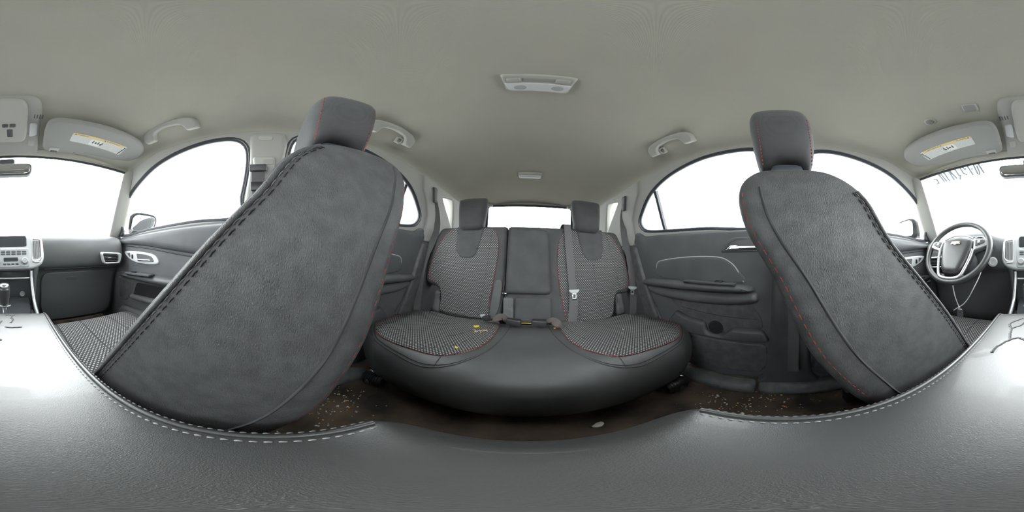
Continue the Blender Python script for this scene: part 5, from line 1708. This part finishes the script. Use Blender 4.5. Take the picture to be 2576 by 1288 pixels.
# centre belt over the wide backrest
e = empty('seat_belt', (0.24, 0.93, 0.36), 'grey centre seat belt hanging over the wide backrest, tongue in the middle', 'seat belt')
path = [np.array((0.235, 1.165, 0.88)), np.array((0.236, 1.145, 0.955)), np.array((0.236, 1.09, 0.972)), np.array((0.236, 1.035, 0.966))] + back_pts([(0.237, 0.935), (0.240, 0.80), (0.245, 0.66), (0.250, 0.545)], 0.014)
ribbon('webbing', spline(path, closed=False, n=6), 0.048, 0.002, 'belt_webbing', e, ups=None, up=tuple(BN))
ribbon('webbing', spline(back_pts([(0.250, 0.545), (0.246, 0.48), (0.238, 0.41), (0.230, 0.352)], 0.022), closed=False, n=6), 0.052, 0.002, 'belt_webbing', e, up=tuple(BN))
tongue(e, back_pts([(0.252, 0.545)], 0.022)[0], (1, 0, 0), BD, BN)
# outboard belts
def outboard(sg, label, pts, tz):
    e = empty('seat_belt', (pts[-1][0], pts[-1][1], pts[-1][2]), label, 'seat belt')
    P = spline(pts, closed=False, n=6)
    ups = [np.array((-sg * 0.75, -0.65, 0.1))] * len(P)
    ribbon('webbing', P, 0.046, 0.002, 'belt_webbing', e, ups=ups)
    c = min(P, key=lambda p: abs(p[2] - tz))
    if sg > 0:
        tongue(e, c + np.array((-sg * 0.008, -0.008, 0)), (0.65, -0.75, 0), (0, 0, -1), (-0.75, -0.65, 0))
    lf = lambda y, z: np.stack([sg * (side_x(z) - 0.030), y, z], 1)
    q = pts[0]
    pillow('belt_guide', rounded([(q[1] - 0.030, q[2] + 0.045), (q[1] + 0.012, q[2] + 0.045), (q[1] + 0.055, q[2] - 0.045), (q[1] + 0.02, q[2] - 0.05)], 0.01), lf, -sg, 'dark_plastic', e, R=0.006, depth=0.012, base=0.0, res=0.015)
    return e


outboard(1, "grey seat belt from the driver's-side rear pillar down beside the backrest", [(0.600, 0.905, 1.135), (0.635, 0.985, 1.046), (0.650, 0.982, 0.88), (0.668, 0.945, 0.762), (0.675, 0.905, 0.545), (0.668, 0.89, 0.40), (0.66, 0.89, 0.29)], 0.545)
outboard(-1, 'grey seat belt from the passenger-side rear pillar down beside the backrest', [(-0.600, 0.875, 1.150), (-0.632, 0.985, 1.025), (-0.652, 1.005, 0.90), (-0.678, 0.90, 0.70), (-0.678, 0.855, 0.52), (-0.672, 0.825, 0.371)], 0.30)
# front belts at the centre pillars
for sg, lab in ((-1, 'front passenger seat belt hanging at the centre pillar'), (1, "driver's seat belt hanging at the centre pillar")):
    e = empty('seat_belt', (sg * 0.66, -0.04, 0.30), lab, 'seat belt')
    P = [(sg * 0.585, -0.045, 1.085), (sg * 0.600, -0.045, 1.04), (sg * 0.632, -0.045, 0.93), (sg * 0.652, -0.045, 0.80), (sg * 0.655, -0.045, 0.55), (sg * 0.65, -0.04, 0.20)]
    ribbon('webbing', spline(P, closed=False, n=6), 0.046, 0.002, 'belt_webbing', e, up=(1, 0, 0))
    bar('belt_guide', (sg * 0.588, -0.045, 1.075), (0.018, 0.062, 0.030), 'dark_plastic', e, bevel=0.006)
    bar('tongue_grip', (sg * 0.612, -0.045, 1.005), (0.016, 0.058, 0.040), 'buckle_black', e, bevel=0.006)

# ------------------------------------------------------------------ buckles and litter on the bench
def buckle(c, ang, lab, n):
    e = empty('belt_buckle', c, lab, 'buckle', 'belt buckles between the bench and its backrest')
    rot = Matrix.Rotation(ang, 3, 'Z') @ Matrix.Rotation(math.radians(4), 3, 'Y')
    bar('buckle_body', c, (0.072, 0.030, 0.034), 'buckle_black', e, bevel=0.006, rot=rot, seg=3)
    bar('release_button', Vector(c) + rot @ Vector((-0.0345 * n, 0, 0.001)), (0.006, 0.020, 0.020), 'dark_plastic', e, bevel=0.003, rot=rot)
    P = []
    for k in range(12):
        t = k / 11
        P.append(Vector(c) + rot @ Vector((n * (0.034 + 0.075 * t), 0.004 + 0.018 * math.sin(5 * t), 0.002 + 0.014 * math.sin(3.4 * t) - 0.012 * t)))
    ups = [(0.2 * math.sin(7 * k / 11), 0.6 * math.cos(6 * k / 11) - 0.2, 1.0) for k in range(12)]
    ribbon('buckle_strap', [tuple(p) for p in P], 0.042, 0.003, 'buckle_cover', e, ups=ups)


buckle((-0.075, 0.775, 0.417), math.radians(-6), 'black belt buckle with crumpled strap, near the narrow backrest', -1)
buckle((0.046, 0.768, 0.417), math.radians(-4), 'black belt buckle with crumpled strap, beside the centre belt', 1)
# third buckle with a clear stub and yellow tag
e = empty('belt_buckle', (-0.215, 0.79, 0.41), 'small dark belt buckle stub beside the yellow tag', 'buckle', 'belt buckles between the bench and its backrest')
bar('buckle_body', (-0.213, 0.800, 0.416), (0.040, 0.026, 0.026), 'buckle_black', e, bevel=0.005, rot=Matrix.Rotation(0.5, 3, 'Z'))
bar('buckle_tab', (-0.238, 0.812, 0.424), (0.024, 0.020, 0.010), 'button_grey', e, bevel=0.003, rot=Matrix.Rotation(0.5, 3, 'Z'))


def bench_top(x, y):
    return float(bf(np.array([x]), np.array([bf.v_of_y(y)]))[0][2]) + 0.004


def flake(name, c, size, material, label, cat, rz=0.0, tilt=0.15):
    """Small bent flake with an irregular outline."""
    bm = bmesh.new()
    n = 9
    top, bot = [], []
    for k in range(n):
        a = 2 * math.pi * k / n
        r = 1 + rng.uniform(-0.22, 0.22)
        x, y = size[0] / 2 * math.cos(a) * r, size[1] / 2 * math.sin(a) * r
        z = size[2] * (0.4 + 0.6 * math.sin(a * 2 + 1) * 0.5) + tilt * x * 0.3
        top.append(bm.verts.new((x, y, z + size[2])))
        bot.append(bm.verts.new((x * 0.9, y * 0.9, max(z * 0.2, 0))))
    ct = bm.verts.new((0, 0, size[2] * 1.5))
    for k in range(n):
        j = (k + 1) % n
        bm.faces.new((top[k], top[j], ct))
        bm.faces.new((bot[k], bot[j], top[j], top[k]))
    bm.faces.new(bot[::-1])
    bmesh.ops.rotate(bm, verts=bm.verts, cent=(0, 0, 0), matrix=Matrix.Rotation(rz, 3, 'Z'))
    bmesh.ops.translate(bm, verts=bm.verts, vec=c)
    me = bpy.data.meshes.new(name)
    bm.to_mesh(me)
    bm.free()
    o = link(name, me, material, None, smooth=0)
    tag(o, label, cat)
    return o


flake('yellow_tag', (-0.248, 0.735, bench_top(-0.248, 0.735)), (0.034, 0.020, 0.004), 'yellow_tag', 'bright yellow tag lying on the bench by the buckle stub', 'tag', 0.2)
flake('yellow_chip', (-0.245, 0.505, bench_top(-0.245, 0.505)), (0.013, 0.009, 0.003), 'yellow_tag', 'yellow chip on the front red seam of the passenger-side cushion', 'chip')
flake('paper_scrap', (0.182, 0.40, float(floor_z(np.array(0.182), np.array(0.40))) + 0.001), (0.042, 0.022, 0.010), 'crumb_pale', 'crumpled pale paper scrap on the carpet under the bench edge', 'scrap', 0.3)
flake('lime_strip', (0.655, 0.004, float(floor_z(np.array(0.655), np.array(0.004))) + 0.001), (0.012, 0.034, 0.003), 'lime_strip', "lime green strip on the carpet behind the driver's seat", 'scrap', 1.3)
flake('orange_chip', (0.118, 0.752, bench_top(0.118, 0.752)), (0.010, 0.008, 0.004), 'crumb_orange', 'small orange chip below the crumpled buckle strap', 'chip')
st = tube('straw_stick', [(-0.040, 0.776, 0.412), (-0.014, 0.775, 0.413), (0.012, 0.773, 0.412)], 0.0014, 'yellow_tag', None)
tag(st, 'thin yellow stick lying between the two black buckles', 'stick')
# dry twig with splayed bits next to the yellow tag
tw = empty('dry_twig', (-0.21, 0.68, bench_top(-0.21, 0.68)), 'dry straw-coloured twig on the bench below the yellow tag', 'twig')
zb = bench_top(-0.21, 0.68) + 0.002
for a, b in (((-0.235, 0.665), (-0.185, 0.705)), ((-0.225, 0.672), (-0.245, 0.685)), ((-0.21, 0.685), (-0.205, 0.665)), ((-0.20, 0.69), (-0.18, 0.688))):
    tube('twig_stem', [(a[0], a[1], zb), ((a[0] + b[0]) / 2, (a[1] + b[1]) / 2, zb + 0.004), (b[0], b[1], zb)], 0.0016, 'crumb_straw', tw, sides=5)


def crumbs(name, spots, zf, sizes, mats, label):
    """Uncountable crumbs: one mesh of tiny irregular tetra lumps."""
    V, F, MI = [], [], []
    for i, (x, y) in enumerate(spots):
        s = rng.uniform(*sizes) * (2.0 if rng.uniform() < 0.07 else 1.0)
        z = zf(x, y)
        a = rng.uniform(0, math.tau)
        l = rng.uniform(0.6, 2.2)
        ca, sa = math.cos(a), math.sin(a)
        base = len(V)
        for u, v, w in ((-1, -0.5, 0), (1, -0.45, 0), (0.9, 0.5, 0), (-0.8, 0.55, 0), (-0.4, 0, 0.9), (0.5, 0.05, 0.8)):
            px, py = u * s * l * 0.5, v * s
            V.append((x + px * ca - py * sa, y + px * sa + py * ca, z + w * s * 0.6))
        F += [tuple(base + k for k in f) for f in ((0, 1, 5, 4), (1, 2, 5), (2, 3, 4, 5), (3, 0, 4), (3, 2, 1, 0))]
        MI += [int(rng.choice(len(mats), p=[0.62, 0.28, 0.10]))] * 5
    me = mesh(name, V, F)
    o = link(name, me, mats[0], None, smooth=0)
    for m in mats[1:]:
        me.materials.append(MATS[m])
    me.polygons.foreach_set('material_index', np.array(MI, dtype=np.int32))
    tag(o, label, 'crumbs', kind='stuff')


fz = lambda x, y: float(floor_z(np.array(x), np.array(y))) + 0.001
sp = [(x, y) for x, y in zip(rng.normal(-0.56, 0.07, 120), rng.normal(0.22, 0.10, 120)) if -0.70 < x < -0.40 and y < 0.42]
crumbs('floor_crumbs', sp, fz, (0.0022, 0.0055), ['crumb_pale', 'crumb_straw', 'crumb_orange'], "pale crumbs scattered on the carpet behind the passenger seat")
sp = [(x, y) for x, y in zip(rng.normal(0.60, 0.07, 150), rng.normal(0.14, 0.13, 150)) if 0.40 < x < 0.70 and y < 0.42]
sp += [(x, y) for x, y in zip(rng.normal(0.655, 0.02, 30), rng.normal(0.07, 0.03, 30))]
crumbs('floor_crumbs', sp, fz, (0.0022, 0.0055), ['crumb_pale', 'crumb_straw', 'crumb_orange'], "pale and orange crumbs on the carpet behind the driver's seat")
sp = [(x, y) for x, y in zip(rng.normal(-0.30, 0.10, 45), rng.normal(0.72, 0.08, 45)) if y < 0.84 and x < -0.15] + [(x, y) for x, y in zip(rng.normal(0.32, 0.12, 45), rng.normal(0.68, 0.10, 45)) if y < 0.84 and x > 0.12]
crumbs('bench_crumbs', sp, bench_top, (0.0012, 0.0028), ['crumb_straw', 'crumb_pale', 'crumb_orange'], 'tiny crumbs sprinkled over the rear bench cushion')
